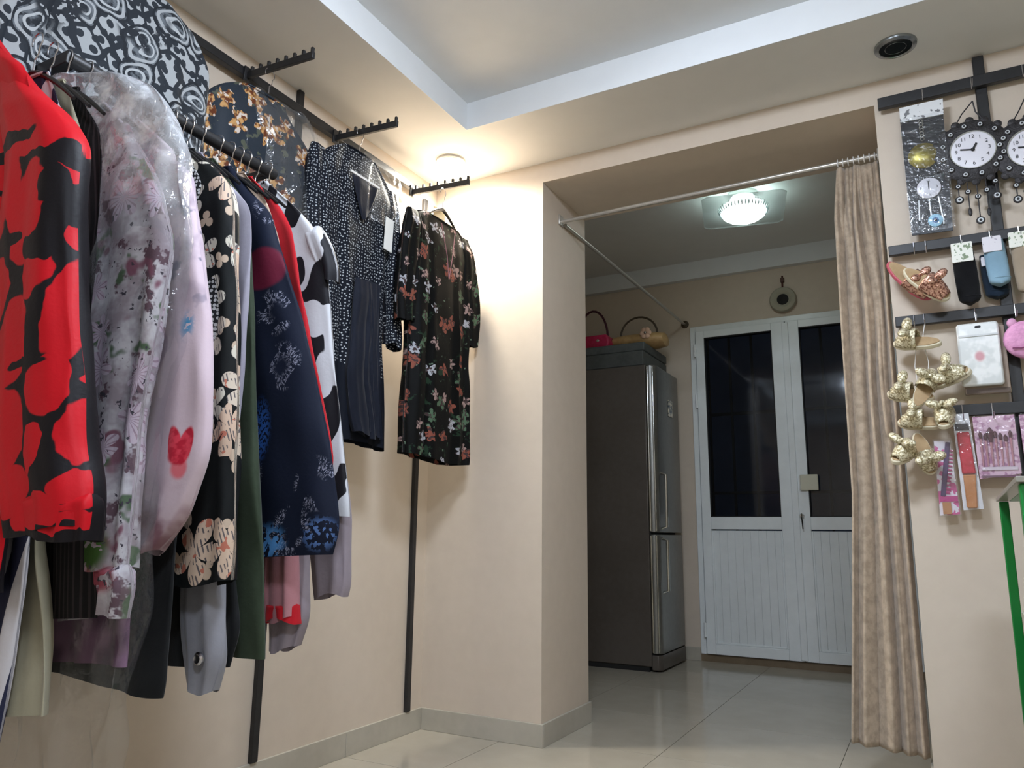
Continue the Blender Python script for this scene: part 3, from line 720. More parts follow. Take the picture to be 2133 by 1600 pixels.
def purplesoft(c):
    u, v = c.uv(); return c.mix(c.noise(c.vec(u, v), 7, 2.0).sm(0.4, 0.62), (84, 56, 84), (160, 122, 152))
CL = dict(bump=(140, 0.25, 0.0015), spec=0.15, dye=0.70)
P_red = mat('red and black print', red_black, 0.5, **CL); P_pais = mat('paisley print', paisley, 0.7, **CL)
P_bag = mat('bagged floral print', bagfloral, 0.6, **CL); P_pink = mat('pale pink watercolour', pinkwater, 0.55, sheen=0.2, **CL)
P_dot = mat('fine dots', bwdots, 0.7, **CL); P_cream = mat('black with cream flowers', creamflower, 0.7, **CL)
P_navy = mat('navy dandelion print', dandelion, 0.7, **CL); P_cow = mat('cow print', cowprint, 0.6, **CL)
P_polka = mat('navy polka dots', polka, 0.7, **CL); P_bf = mat('black floral', blackfloral, 0.7, **CL); P_slate = mat('slate floral', slateflower, 0.6, **CL)
P_stripe = mat('navy stripes', stripes, 0.7, **CL); P_lace = mat('black lace', lace, 0.7, **CL); P_purple = mat('purple satin', purplesoft, 0.4, **CL)
def plain(n, col, rough=0.7, sheen=0.1): return mat(n, varied(col, 5, 6, 60), rough, sheen=sheen, **CL)
P_creamp = plain('pale sage cotton', (172, 166, 142)); P_black = plain('black cotton', (20, 22, 24)); P_lav = plain('grey lavender', (168, 164, 178))
P_olive = plain('olive green', (56, 68, 50)); P_beige = plain('beige cotton', (196, 172, 152)); P_red2 = plain('plain red', (196, 22, 36))
P_mauve = plain('mauve grey', (158, 146, 154)); P_grey = plain('light grey satin', (150, 150, 158), 0.4); P_navyp = plain('plain navy', (26, 31, 46)); P_pinkin = plain('dusty pink', (190, 132, 138))
M_film = film('clear garment bag', 0.015, 0.06, (228, 231, 236), 30, 1.0, 0.12, (1.20, 1.66))

M_film2 = film('thin shoulder cover', 0.03, 0.07, (228, 231, 236), 30, 1.0, 0.12)
HG = thing('clothes_hanger', 'wire hook hanger on the black rail holding the plastic covered floral blouse', 'hanger', (0, 0, -0.10), group='hangers on the projecting rail')
def make_hanger(t, R=0.0195, span=0.165):
    path = [(0, 0, -0.075), (0, 0, -0.045), (0.010, 0, -0.034)]
    path += [(R * math.cos(a), 0, R * math.sin(a)) for a in [math.radians(-50 + 250 * k / 16) for k in range(17)]]
    MB().tube(path, 0.0016, 8).build('hook', M_chrome, t)
    pts = [(span * s, 0, -0.078 - 0.105 * abs(s) ** 1.35) for s in [-1 + 2 * k / 20 for k in range(21)]]
    MB().tube(pts, [0.004 + 0.004 * (1 - abs(-1 + 2 * k / 20)) for k in range(21)], 8).build('shoulder_bar', M_hanger, t)
make_hanger(HG)
first_h = [True]
def hang(x, y, z, label, rotz=0.0, group='hangers on the projecting rail', tilt=0.0):
    if first_h[0]:
        first_h[0] = False; HG.location = (x, y, z - 0.10); HG.rotation_euler = (0, tilt, rotz); HG['label'] = label; HG['group'] = group; return HG
    o = dup(HG, (x, y, z - 0.10), label, (0, tilt, rotz)); o['group'] = group; return o

def garment(name, label, cat, y, body, mt, sleeve=None, T=0.026, folds=4, amp=0.008, seed=1, hem=None, sleeveT=None, smat=None, extra=None, hanger=True, hx=None, hz=None, left=True, group='garments on the projecting rail'):
    zb = min(r[0] for r in body); cx = sum(r[1] + r[2] for r in body) / len(body) / 2
    t = thing(name, label, cat, (RX, y, zb), group=group)
    cloth(body, y, T, folds, amp, seed).build('body', mt, t, sharp=80)
    top = max(body, key=lambda r: r[0])
    # neck band: ring round the neck opening
    c0 = (top[1] + top[2]) / 2; w0 = (top[2] - top[1]) / 2
    MB().tube([(c0 + w0 * math.cos(a), y + T * 0.45 * math.sin(a), top[0] - 0.002) for a in [2 * PI * k / 24 for k in range(24)]], 0.004, 6, closed=True).build('neckband', mt, t)
    if sleeve:
        m2 = smat or mt
        o = cloth(sleeve, y - 0.012, sleeveT or T, 2.2, amp * 0.7, seed + 5, nth=48).build('sleeve', m2, t, sharp=80)
        if left:
            c2 = RX; mir = [(z, max(0.022, 2 * c2 - b), max(0.10, 2 * c2 - a)) for z, a, b in sleeve]
            cloth(mir, y + 0.004, (sleeveT or T) * 0.8, 2.2, amp * 0.7, seed + 9, nth=36, dz=0.02).build('sleeve', m2, t, sharp=80)
    if extra: extra(t)
    if hanger: hang(hx if hx else RX, y, hz if hz else RLZ, 'hanger of the ' + label)
    return t
NK = (1.745, 0.275, 0.395)

def red_extra(t):
    cloth([(0.855, 0.598, 0.803), (0.835, 0.602, 0.812), (0.790, 0.615, 0.812)], -2.062, 0.036, 5, 0.004, 3, nth=48, dz=0.006).build('cuff', P_red, t, sharp=80)
    cloth([(1.80, 0.175, 0.300), (1.70, 0.26, 0.44), (1.60, 0.36, 0.50)], -2.075, 0.012, 2, 0.002, 8, nth=32).build('lapel', P_red, t, sharp=80)
garment('jacket', 'red jacket with large black blotch print, nearest the camera', 'jacket', -2.05,
        [(1.865, 0.165, 0.235), (1.80, 0.12, 0.30), (1.66, 0.05, 0.455), (1.575, 0.03, 0.560), (1.50, 0.025, 0.575), (1.30, 0.025, 0.545), (0.95, 0.025, 0.545), (0.70, 0.025, 0.560)], P_red,
        [(1.72, 0.33, 0.40), (1.66, 0.37, 0.46), (1.575, 0.40, 0.575), (1.50, 0.43, 0.640), (1.31, 0.46, 0.664), (1.04, 0.52, 0.735), (0.92, 0.55, 0.764), (0.85, 0.600, 0.800), (0.795, 0.615, 0.806)],
        T=0.030, folds=3, amp=0.007, seed=3, sleeveT=0.040, extra=red_extra, hx=0.19, hz=RLZ + 0.089, left=False)
garment('striped_blouse', 'navy and white striped blouse hem showing below the red jacket', 'blouse', -2.005,
        [NK, (1.60, 0.14, 0.49), (1.20, 0.10, 0.50), (0.681, 0.10, 0.560), (0.44, 0.10, 0.535)], P_stripe, T=0.016, folds=5, amp=0.006, seed=4)
garment('long_tunic', 'long pale sage tunic hanging behind the red jacket', 'tunic', -1.972,
        [NK, (1.60, 0.14, 0.48), (1.20, 0.10, 0.49), (0.776, 0.10, 0.530), (0.60, 0.10, 0.592), (0.485, 0.10, 0.607)], P_creamp, T=0.016, folds=6, amp=0.007, seed=5)
garment('lace_top', 'sheer black lace top below the red jacket sleeve', 'top', -1.940,
        [NK, (1.60, 0.14, 0.50), (1.20, 0.10, 0.54), (0.812, 0.10, 0.617), (0.640, 0.10, 0.648)], P_lace, T=0.014, folds=5, amp=0.006, seed=6)
def bag_extra(t):
    cloth([(1.810, 0.14, 0.33), (1.800, 0.10, 0.40), (1.760, 0.07, 0.52), (1.705, 0.06, 0.605), (1.62, 0.055, 0.665), (1.525, 0.05, 0.722), (1.346, 0.05, 0.745), (1.16, 0.05, 0.735), (0.98, 0.05, 0.708), (0.645, 0.05, 0.703), (0.33, 0.06, 0.660)],
          -1.892, 0.050, 5, 0.008, 21, nth=110, crumple=0.016, taper_top=False).build('plastic_cover', M_film, t, sharp=25)
    cloth([(0.74, 0.525, 0.690), (0.70, 0.520, 0.700), (0.645, 0.530, 0.690)], -1.905, 0.030, 6, 0.005, 31, nth=48, dz=0.006).build('ruffled_cuff', P_bag, t, sharp=80)
garment('floral_blouse', 'white and plum floral blouse inside a clear plastic cover', 'blouse', -1.892,
        [(1.75, 0.27, 0.39), (1.64, 0.13, 0.52), (1.5, 0.11, 0.57), (0.9, 0.10, 0.58), (0.80, 0.10, 0.56)], P_bag,
        [(1.64, 0.42, 0.53), (1.46, 0.45, 0.66), (1.35, 0.48, 0.712), (1.16, 0.50, 0.700), (0.98, 0.52, 0.675), (0.736, 0.53, 0.680)], T=0.026, folds=5, amp=0.008, seed=7, sleeveT=0.032, extra=bag_extra)
garment('purple_skirt_top', 'plum satin tunic showing below the plastic covered blouse', 'tunic', -1.848,
        [NK, (1.60, 0.14, 0.50), (1.2, 0.10, 0.55), (0.8, 0.10, 0.62), (0.545, 0.10, 0.634)], P_purple, T=0.012, folds=5, amp=0.006, seed=8)
garment('pink_blouse', 'pale pink blouse with one red flower on its wide sleeve', 'blouse', -1.800,
        [NK, (1.62, 0.13, 0.55), (1.2, 0.10, 0.56), (0.85, 0.10, 0.56)], P_pink,
        [(1.64, 0.42, 0.50), (1.554, 0.44, 0.622), (1.416, 0.48, 0.659), (1.23, 0.50, 0.716), (1.08, 0.52, 0.743), (0.94, 0.53, 0.745), (0.82, 0.54, 0.708), (0.760, 0.545, 0.635)], T=0.020, folds=3, amp=0.005, seed=9, sleeveT=0.026)
garment('black_tunic', 'long plain black tunic below the pale pink sleeve', 'tunic', -1.762,
        [NK, (1.60, 0.14, 0.50), (1.2, 0.10, 0.56), (0.805, 0.10, 0.625), (0.514, 0.10, 0.637), (0.495, 0.10, 0.63)], P_black, T=0.014, folds=3, amp=0.004, seed=10)
garment('dotted_blouse', 'thin black blouse with fine white dots between pink and flowered blouses', 'blouse', -1.732,
        [NK, (1.60, 0.14, 0.545), (1.424, 0.11, 0.614), (1.255, 0.10, 0.652), (1.0, 0.10, 0.655), (0.90, 0.10, 0.65)], P_dot, T=0.010, folds=3, amp=0.004, seed=11)
garment('flowered_blouse', 'black blouse with large cream flowers and an open sleeve end', 'blouse', -1.700,
        [NK, (1.62, 0.14, 0.53), (1.4, 0.11, 0.58), (1.0, 0.10, 0.60), (0.80, 0.10, 0.60)], P_cream,
        [(1.64, 0.42, 0.54), (1.568, 0.45, 0.627), (1.488, 0.48, 0.651), (1.2, 0.53, 0.688), (1.0, 0.55, 0.716), (0.90, 0.553, 0.722), (0.698, 0.560, 0.732)], T=0.012, folds=3, amp=0.005, seed=12, sleeveT=0.030)
def cuff_extra(t):
    MB().lathe([(0.013, 0), (0.013, 0.004), (0.009, 0.007), (0.005, 0.005)], (0.652, -1.705, 0.552), 20, Matrix.Rotation(PI / 2, 3, 'X') @ Matrix.Rotation(0.0, 3, 'Y')).build('button', M_chrome, t)
garment('grey_shirt', 'light grey satin shirt with a metal button on the cuff', 'shirt', -1.668,
        [NK, (1.62, 0.14, 0.50), (1.2, 0.11, 0.55), (0.76, 0.10, 0.56)], P_grey,
        [(1.62, 0.42, 0.50), (1.3, 0.48, 0.60), (0.80, 0.545, 0.655), (0.625, 0.558, 0.680), (0.55, 0.580, 0.690), (0.490, 0.600, 0.672)], T=0.010, folds=3, amp=0.004, seed=13, sleeveT=0.020, extra=cuff_extra)
garment('black_dress', 'black dress hem showing between grey cuff and olive dress', 'dress', -1.640,
        [NK, (1.60, 0.14, 0.50), (1.2, 0.10, 0.55), (0.6, 0.10, 0.690), (0.525, 0.10, 0.665)], P_black, T=0.008, folds=3, amp=0.003, seed=14)
garment('lavender_blouse', 'plain grey lavender blouse, a narrow strip beside the olive dress', 'blouse', -1.617,
        [NK, (1.60, 0.14, 0.545), (1.557, 0.12, 0.588), (1.35, 0.10, 0.612), (1.17, 0.10, 0.612), (0.90, 0.10, 0.60)], P_lav, T=0.012, folds=2, amp=0.003, seed=15)
garment('olive_dress', 'long plain olive green dress reaching lowest in the middle', 'dress', -1.580,
        [NK, (1.60, 0.14, 0.525), (1.557, 0.12, 0.546), (1.248, 0.10, 0.596), (0.912, 0.10, 0.648), (0.60, 0.10, 0.703), (0.548, 0.10, 0.706)], P_olive, T=0.020, folds=3, amp=0.006, seed=16)
garment('navy_tunic', 'wide navy tunic printed with white dandelions', 'tunic', -1.522,
        [(1.75, 0.275, 0.395), (1.653, 0.17, 0.479), (1.594, 0.12, 0.544), (1.427, 0.08, 0.625), (1.179, 0.06, 0.722), (0.986, 0.05, 0.793), (0.80, 0.05, 0.832), (0.745, 0.05, 0.815)], P_navy, T=0.024, folds=3, amp=0.007, seed=17)
garment('beige_blouse', 'plain beige blouse shoulder between navy and red garments', 'blouse', -1.482,
        [(1.752, 0.275, 0.395), (1.655, 0.17, 0.487), (1.52, 0.12, 0.556), (1.2, 0.10, 0.57), (0.9, 0.10, 0.57)], P_beige, T=0.010, folds=2, amp=0.003, seed=18)
def red2_extra(t):
    cloth([(0.640, 0.583, 0.670), (0.600, 0.588, 0.675)], -1.464, 0.027, 2, 0.003, 41, nth=40, dz=0.008).build('cuff', P_red2, t, sharp=80)
garment('red_blouse', 'plain red blouse hanging just before the cow print dress', 'blouse', -1.452,
        [(1.752, 0.275, 0.395), (1.645, 0.17, 0.502), (1.565, 0.12, 0.56), (1.324, 0.10, 0.632), (1.10, 0.10, 0.70), (0.951, 0.10, 0.752), (0.935, 0.10, 0.745)], P_red2,
        [(1.60, 0.42, 0.50), (1.2, 0.50, 0.60), (0.9, 0.555, 0.645), (0.605, 0.590, 0.668)], T=0.010, folds=2, amp=0.003, seed=19, sleeveT=0.024, smat=P_pinkin, extra=red2_extra)
garment('mauve_blouse', 'mauve grey blouse whose sleeve end hangs beside the olive hem', 'blouse', -1.424,
        [NK, (1.62, 0.14, 0.50), (1.2, 0.10, 0.54), (0.80, 0.10, 0.56)], P_mauve,
        [(1.60, 0.42, 0.50), (1.2, 0.48, 0.60), (0.9, 0.52, 0.65), (0.721, 0.54, 0.670), (0.60, 0.565, 0.680), (0.535, 0.575, 0.655)], T=0.008, folds=2, amp=0.003, seed=20, sleeveT=0.022)
def cow_extra(t):
    cloth([(1.60, 0.53, 0.585), (1.54, 0.55, 0.625), (1.47, 0.585, 0.652), (1.445, 0.60, 0.648)], -1.375, 0.024, 2, 0.003, 51, nth=40).build('sleeve', P_cow, t, sharp=80)
garment('cow_print_dress', 'white dress with black cow print patches', 'dress', -1.388,
        [(1.768, 0.285, 0.385), (1.73, 0.22, 0.43), (1.663, 0.15, 0.509), (1.588, 0.11, 0.576), (1.50, 0.09, 0.615), (1.366, 0.08, 0.640), (1.225, 0.06, 0.667), (0.982, 0.05, 0.710), (0.844, 0.05, 0.748), (0.836, 0.05, 0.745)], P_cow, T=0.020, folds=3, amp=0.006, seed=22, extra=cow_extra)
garment('pale_mauve_top', 'pale mauve top with sleeve end below the cow print hem', 'top', -1.348,
        [NK, (1.62, 0.14, 0.50), (1.2, 0.10, 0.55), (0.80, 0.10, 0.57)], P_mauve,
        [(1.60, 0.42, 0.50), (1.2, 0.50, 0.61), (0.95, 0.57, 0.69), (0.839, 0.595, 0.722), (0.666, 0.630, 0.733), (0.650, 0.635, 0.725)], T=0.008, folds=2, amp=0.003, seed=23, sleeveT=0.024)

# --- dresses hanging flat on the display arms (their own plane is turned to face the room)
def wallgarment(name, label, cat, x, yc, body, mt, sleeves=(), T=0.03, folds=5, amp=0.008, seed=1, extra=None, hz=2.28, harm=True):
    zb = min(r[0] for r in body)
    t = thing(name, label, cat, (x, yc, zb), rotz=PI / 2, group='dresses on the display arms')
    L = lambda mb: shift(mb, 0, 0, -zb)
    L(cloth(body, 0, T, folds, amp, seed)).build('body', mt, t, local=True, sharp=80)
    for k, s in enumerate(sleeves): L(cloth(s, -0.006, T * 0.8, 2.2, amp * 0.6, seed + 3 + k, nth=48)).build('sleeve', mt, t, local=True, sharp=80)
    top = max(body, key=lambda r: r[0]); c0 = (top[1] + top[2]) / 2; w0 = (top[2] - top[1]) / 2
    MB().tube([(c0 + w0 * math.cos(a), T * 0.4 * math.sin(a), top[0] - 0.002 - zb) for a in [2 * PI * k / 24 for k in range(24)]], 0.004, 6, closed=True).build('neckband', mt, t, local=True)
    if extra: extra(t, zb)
    hang(x, yc, hz, 'hanger of the ' + label.split(',')[0], PI / 2, 'hangers on the display arms')
    return t
wallgarment('paisley_dress', 'black, white and grey paisley dress hanging high on the left wall', 'dress', 0.20, -1.70,
            [(2.235, -0.07, 0.09), (2.205, -0.14, 0.165), (2.11, -0.25, 0.222), (1.98, -0.28, 0.232), (1.6, -0.26, 0.235), (1.15, -0.26, 0.25)], P_pais,
            [[(2.13, -0.27, -0.20), (1.95, -0.35, -0.23), (1.70, -0.38, -0.26)]], T=0.030, folds=5, amp=0.008, seed=61, hz=2.30)
def plastic_shoulder(a0, a1, zt, zbm, seed, x):
    def fn(t, zb):
        shift(cloth([(zt, a0 + 0.05, a1 - 0.09), (zt - 0.03, a0 + 0.02, a1 - 0.03), (zt - 0.10, a0, a1), (zbm, a0, a1 + 0.012)], 0, 0.036, 4, 0.006, seed, nth=80, crumple=0.012), 0, 0, -zb).build('plastic_cover', M_film2, t, local=True, sharp=25)
    return fn
wallgarment('slate_floral_dress', 'slate dress with orange and white flowers under thin plastic', 'dress', 0.15, -1.20,
            [(2.20, -0.09, 0.075), (2.165, -0.17, 0.10), (2.10, -0.235, 0.185), (2.06, -0.245, 0.215), (1.90, -0.24, 0.225), (1.5, -0.23, 0.23), (1.15, -0.24, 0.24)], P_slate, T=0.026, folds=4, amp=0.007, seed=62,
            extra=plastic_shoulder(-0.10, 0.243, 2.212, 1.70, 71, 0.15), hz=2.285)
def polka_extra(t, zb):
    f = lambda mb: shift(mb, 0, 0, -zb)
    f(cloth([(1.69, -0.035, 0.045), (1.60, -0.045, 0.06), (1.35, -0.06, 0.055), (1.18, -0.03, 0.10), (1.135, -0.01, 0.105)], -0.048, 0.010, 3, 0.006, 81, nth=48)).build('sash_tie', P_navyp, t, local=True, sharp=80)
    f(cloth([(1.70, 0.02, 0.10), (1.6, 0.03, 0.10), (1.30, 0.05, 0.115), (1.14, 0.07, 0.15)], -0.044, 0.010, 3, 0.005, 82, nth=48)).build('sash_tie', P_navyp, t, local=True, sharp=80)
    f(MB().box((0.012, -0.052, 1.850), (0.060, -0.0495, 1.980), Matrix.Rotation(0.05, 4, 'Y'))).build('price_tag', mat('white card tag', (236, 236, 232), 0.6), t, local=True)
    f(MB().box((-0.085, -0.040, 2.076), (0.080, -0.036, 2.084))).build('neck_tape', M_white, t, local=True)
    f(cloth([(2.072, -0.075, 0.075), (1.99, -0.04, 0.045), (1.93, -0.012, 0.02)], -0.037, 0.004, 2, 0.001, 84, nth=32)).build('neck_lining', P_navyp, t, local=True, sharp=80)
    plastic_shoulder(-0.02, 0.262, 2.215, 1.95, 83, 0.18)(t, zb)
wallgarment('polka_dot_dress', 'navy dress with small white dots, waist tie and white price tag', 'dress', 0.18, -0.775,
            [(2.195, -0.085, 0.085), (2.15, -0.16, 0.16), (2.07, -0.225, 0.222), (1.92, -0.215, 0.215), (1.67, -0.16, 0.17), (1.45, -0.16, 0.185), (1.105, -0.145, 0.225)], P_polka,
            [[(2.12, 0.17, 0.225), (2.05, 0.165, 0.238), (1.80, 0.175, 0.258), (1.56, 0.195, 0.282), (1.50, 0.20, 0.275)],
             [(2.12, -0.255, -0.19), (2.05, -0.27, -0.18), (1.80, -0.255, -0.17), (1.56, -0.25, -0.16), (1.48, -0.235, -0.16)]], T=0.030, folds=4, amp=0.008, seed=63, extra=polka_extra, hz=2.275)
def floral_extra(t, zb):
    f = lambda mb: shift(mb, 0, 0, -zb)
    f(MB().box((-0.045, 0.012, 2.075), (0.035, 0.016, 2.150))).build('neck_card', mat('cream neck card', (226, 206, 166), 0.6), t, local=True)
    f(MB().tube([(-0.055, -0.034, 2.06), (-0.02, -0.042, 1.93), (-0.005, -0.045, 1.83)], 0.0018, 6).tube([(0.05, -0.034, 2.06), (0.02, -0.042, 1.93), (-0.005, -0.045, 1.83)], 0.0018, 6)).build('necktie_cord', P_pinkin, t, local=True)
wallgarment('black_floral_dress', 'black dress with scattered flowers and green leaves, nearest the corner', 'dress', 0.24, -0.300,
            [(2.088, -0.145, 0.125), (2.075, -0.215, 0.18), (2.02, -0.235, 0.205), (1.70, -0.215, 0.205), (1.45, -0.215, 0.215), (1.12, -0.225, 0.232), (1.085, -0.225, 0.225)], P_bf,
            [[(2.075, 0.13, 0.19), (1.95, 0.14, 0.243), (1.70, 0.16, 0.283), (1.60, 0.175, 0.270)],
             [(2.06, -0.25, -0.18), (1.92, -0.285, -0.17), (1.70, -0.305, -0.19), (1.60, -0.29, -0.20)]], T=0.034, folds=5, amp=0.009, seed=64, extra=floral_extra, hz=2.225)

# ------------------------------------------------------------------ right wall rack and its goods
t = thing('wall_display_rack', 'black steel wall rack with upright and four crossbars on the right wall', 'display rack', (2.22, -0.02, 0.95))
MB().box((2.203, -0.022, 0.95), (2.236, -0.0005, 2.412)).build('upright', M_black, t, bevel=0.002)
MB().box((2.803, -0.022, 0.95), (2.836, -0.0005, 2.412)).build('upright', M_black, t, bevel=0.002)
for x0_, z, hgt in ((1.907, 2.311, 0.040), (1.899, 1.760, 0.034), (1.900, 1.510, 0.034), (2.000, 1.200, 0.036)):
    MB().box((x0_, -0.044, z - hgt / 2), (3.1, -0.0225, z + hgt / 2)).build('crossbar', M_black, t, bevel=0.002)
RACK = t
def hook(x, z, L=0.05, drop=0.028):
    MB().tube([(x, -0.0445, z + 0.012), (x, -0.0475, z + 0.016), (x, -0.0475, z - 0.012), (x, -0.052, z - drop), (x, -0.05 - L * 0.6, z - drop - 0.004), (x, -0.05 - L, z - drop + 0.010)], 0.0016, 6).build('wire_hook', M_chrome, RACK)
for x, z in ((2.045, 2.311), (2.19, 2.311), (2.335, 2.311), (1.975, 1.760), (2.01, 1.760), (2.112, 1.760), (2.192, 1.760), (2.27, 1.760), (1.955, 1.510), (1.985, 1.510), (2.128, 1.510), (2.235, 1.510), (2.04, 1.200), (2.065, 1.200), (2.145, 1.200), (2.235, 1.200)): hook(x, z)

def textmesh(s, size, M):
    cu_ = bpy.data.curves.new('numeral', 'FONT'); cu_.body = s; cu_.size = size; cu_.align_x = 'CENTER'; cu_.align_y = 'CENTER'; cu_.extrude = 0.0003
    ob = bpy.data.objects.new('numeral', cu_); C.objects.link(ob)
    dg = bpy.context.evaluated_depsgraph_get(); me = ob.evaluated_get(dg).to_mesh()
    vs = [M @ v.co for v in me.vertices]; fs = [tuple(p.vertices) for p in me.polygons]
    ob.evaluated_get(dg).to_mesh_clear(); bpy.data.objects.remove(ob); bpy.data.curves.remove(cu_)
    return MB().add(vs, fs)
M_face = mat('clock face', (226, 224, 232), 0.3); M_ink = mat('black ink', (22, 22, 26), 0.6); M_filigree = mat('dark pewter', varied((54, 52, 54), 12, 60, 200), 0.5, 0.5, bump=(220, 0.7, 0.003))
M_eyew = mat('eye bead white', (206, 210, 214), 0.2); M_eyeb = mat('eye bead blue', (70, 110, 160), 0.15); M_gold = None
Rf = Matrix.Rotation(PI / 2, 4, 'X')      # local z -> -y (out of the wall)
def on_wall(x, y, z, tilt=0.0): return Matrix.Translation((x, y, z)) @ Matrix.Rotation(tilt, 4, 'Y') @ Rf
def eye(parent, x, y, z, r=0.010, tag_='bead'):
    b = MB().lathe([(r, 0), (r, 0.003), (r * 0.8, 0.005)], (0, 0, 0), 16, on_wall(x, y, z)).build(tag_, M_filigree, parent)
    MB().lathe([(r * 0.66, 0.0052), (r * 0.6, 0.0066)], (0, 0, 0), 14, on_wall(x, y, z)).build('eye_white', M_eyew, b)
    MB().lathe([(r * 0.34, 0.0068), (r * 0.3, 0.0078)], (0, 0, 0), 12, on_wall(x, y, z)).build('pupil', M_ink, b)
def wall_clock(cx, cz, label):
    t = thing('wall_clock', label, 'clock', (cx, -0.05, cz - 0.25), group='ornate eye bead clocks')
    y = -0.052
    MB().lathe([(0.106, 0), (0.108, 0.006), (0.100, 0.011), (0.068, 0.013), (0.064, 0.010)], (0, 0, 0), 48, on_wall(cx, y, cz)).build('filigree_ring', M_filigree, t)
    f = MB().lathe([(0.064, 0.008), (0.064, 0.0115), (0.060, 0.0125)], (0, 0, 0), 48, on_wall(cx, y, cz)).build('dial', M_face, t)
    MB().lathe([(0.0665, 0.008), (0.0665, 0.015), (0.0635, 0.015), (0.0635, 0.008)], (0, 0, 0), 48, on_wall(cx, y, cz), caps=False).build('bezel', M_strip, t)
    for k in range(1, 13):
        a = PI / 2 - 2 * PI * k / 12
        textmesh(str(k), 0.0175, on_wall(cx + 0.047 * math.cos(a), y - 0.0128, cz + 0.047 * math.sin(a))).build('numeral', M_ink, f)
    for ang, L, w_ in ((math.radians(170), 0.036, 0.0022), (math.radians(60), 0.024, 0.003)):
        MB().box((-0.004, -w_, 0.0145), (L, w_, 0.0155), on_wall(cx, y, cz) @ Matrix.Rotation(ang, 4, 'Z')).build('hand', M_ink, t)
    MB().ball((cx, y - 0.0155, cz), 0.006, 12, 6).build('hub', M_ink, t)
    for k in range(12):
        a = 2 * PI * k / 12 + 0.2; eye(t, cx + 0.088 * math.cos(a), y - 0.011, cz + 0.088 * math.sin(a))
    for k in range(16):
        a = 2 * PI * k / 16; MB().lathe([(0.013, 0), (0.013, 0.006), (0.008, 0.009)], (0, 0, 0), 14, on_wall(cx + 0.108 * math.cos(a), y, cz + 0.108 * math.sin(a))).build('scallop', M_filigree, t)
    for k, dx in enumerate((-0.052, -0.026, 0.0, 0.026, 0.052)):
        z0 = cz - math.sqrt(0.095 ** 2 - dx ** 2); L = (0.085, 0.11, 0.15, 0.12, 0.09)[k]
        MB().tube([(cx + dx, y - 0.004, z0), (cx + dx, y - 0.004, z0 - L)], 0.0018, 6).build('chain', M_filigree, t)
        eye(t, cx + dx, y - 0.004, z0 - L * 0.45, 0.009); 
        if k in (0, 2, 4): eye(t, cx + dx, y - 0.004, z0 - L, 0.013, 'pendant')
        else: MB().ball((cx + dx, y - 0.006, z0 - L - 0.010), (0.006, 0.003, 0.015), 10, 6).build('leaf_drop', M_filigree, t)
    for s in (-1, 1): 
        MB().tube([(cx + s * 0.05, y - 0.004, cz + 0.085), (cx + s * 0.02, y - 0.006, cz + 0.135), (2.19 + (cx - 2.175), y - 0.008, 2.232)], 0.0022, 6).build('hanging_chain', M_filigree, t)
    return t
wall_clock(2.172, 2.058, 'ornate dark wall clock with white dial and eye beads, fully in view')
wall_clock(2.330, 2.028, 'ornate dark wall clock with white dial, cut off by the right edge')

# packaged clock on a header card
t = thing('packaged_clock', 'small eye charm clock in a dark plastic pack with white header card', 'packaged charm', (2.035, -0.06, 1.80))
MB().prism([(1.973, 1.800), (2.093, 1.796), (2.101, 2.216), (1.971, 2.219)], 0.046, 0.052, Matrix(((1, 0, 0, 0), (0, 0, -1, 0), (0, 1, 0, 0), (0, 0, 0, 1)))).build('backing_card', mat('black pack card', varied((34, 36, 42), 8, 20, 80), 0.25), t)
MB().prism([(1.971, 2.214), (2.102, 2.211), (2.104, 2.268), (1.972, 2.268)], 0.045, 0.056, Matrix(((1, 0, 0, 0), (0, 0, -1, 0), (0, 1, 0, 0), (0, 0, 0, 1)))).build('header_card', mat('white header card', lambda c: c.mix(c.noise(c.obj(), 60, 2).gt(0.62), (226, 228, 230), (120, 122, 126)), 0.3), t)
MB().lathe([(0.036, 0), (0.036, 0.006), (0.032, 0.008)], (0, 0, 0), 32, on_wall(2.036, -0.0535, 1.955)).build('dial', M_face, t)
for k in (12, 3, 6, 9):
    a = PI / 2 - 2 * PI * k / 12; textmesh(str(k), 0.012, on_wall(2.036 + 0.024 * math.cos(a), -0.0617, 1.955 + 0.024 * math.sin(a))).build('numeral', M_ink, t)
MB().box((-0.0015, -0.004, 0.0085), (0.0015, 0.024, 0.0095), on_wall(2.036, -0.0535, 1.955)).build('hand', M_ink, t)
M_brass = mat('old brass', varied((150, 138, 70), 20, 40, 120), 0.35, 0.8)
MB().lathe([(0.045, 0), (0.046, 0.004), (0.030, 0.012), (0.012, 0.015)], (0, 0, 0), 32, on_wall(2.030, -0.0525, 2.075)).build('brass_medal', M_brass, t)
mb = MB()
for k in range(7): mb.tube([(2.032 + 0.006 * math.cos(a), -0.055, 2.202 - k * 0.011 + 0.007 * math.sin(a)) for a in [2 * PI * q / 8 for q in range(8)]], 0.0015, 5, closed=True)
mb.build('chain', M_strip, t)
for k, dx in enumerate((-0.03, 0.0, 0.028)): MB().tube([(2.034 + dx, -0.055, 1.918), (2.036 + dx * 1.2, -0.055, 1.845 - 0.012 * k)], 0.0028, 6).build('tassel', M_eyew, t)
b = MB().lathe([(0.022, 0), (0.022, 0.005), (0.018, 0.007)], (0, 0, 0), 24, on_wall(2.046, -0.053, 1.838)).build('eye_charm', mat('pale blue eye bead', (150, 200, 226), 0.15), t)
MB().lathe([(0.010, 0.0072), (0.009, 0.0088)], (0, 0, 0), 18, on_wall(2.046, -0.053, 1.838)).build('iris', M_eyeb, b)
MB().lathe([(0.0055, 0.009), (0.005, 0.010)], (0, 0, 0), 14, on_wall(2.046, -0.053, 1.838)).build('pupil', M_ink, b)
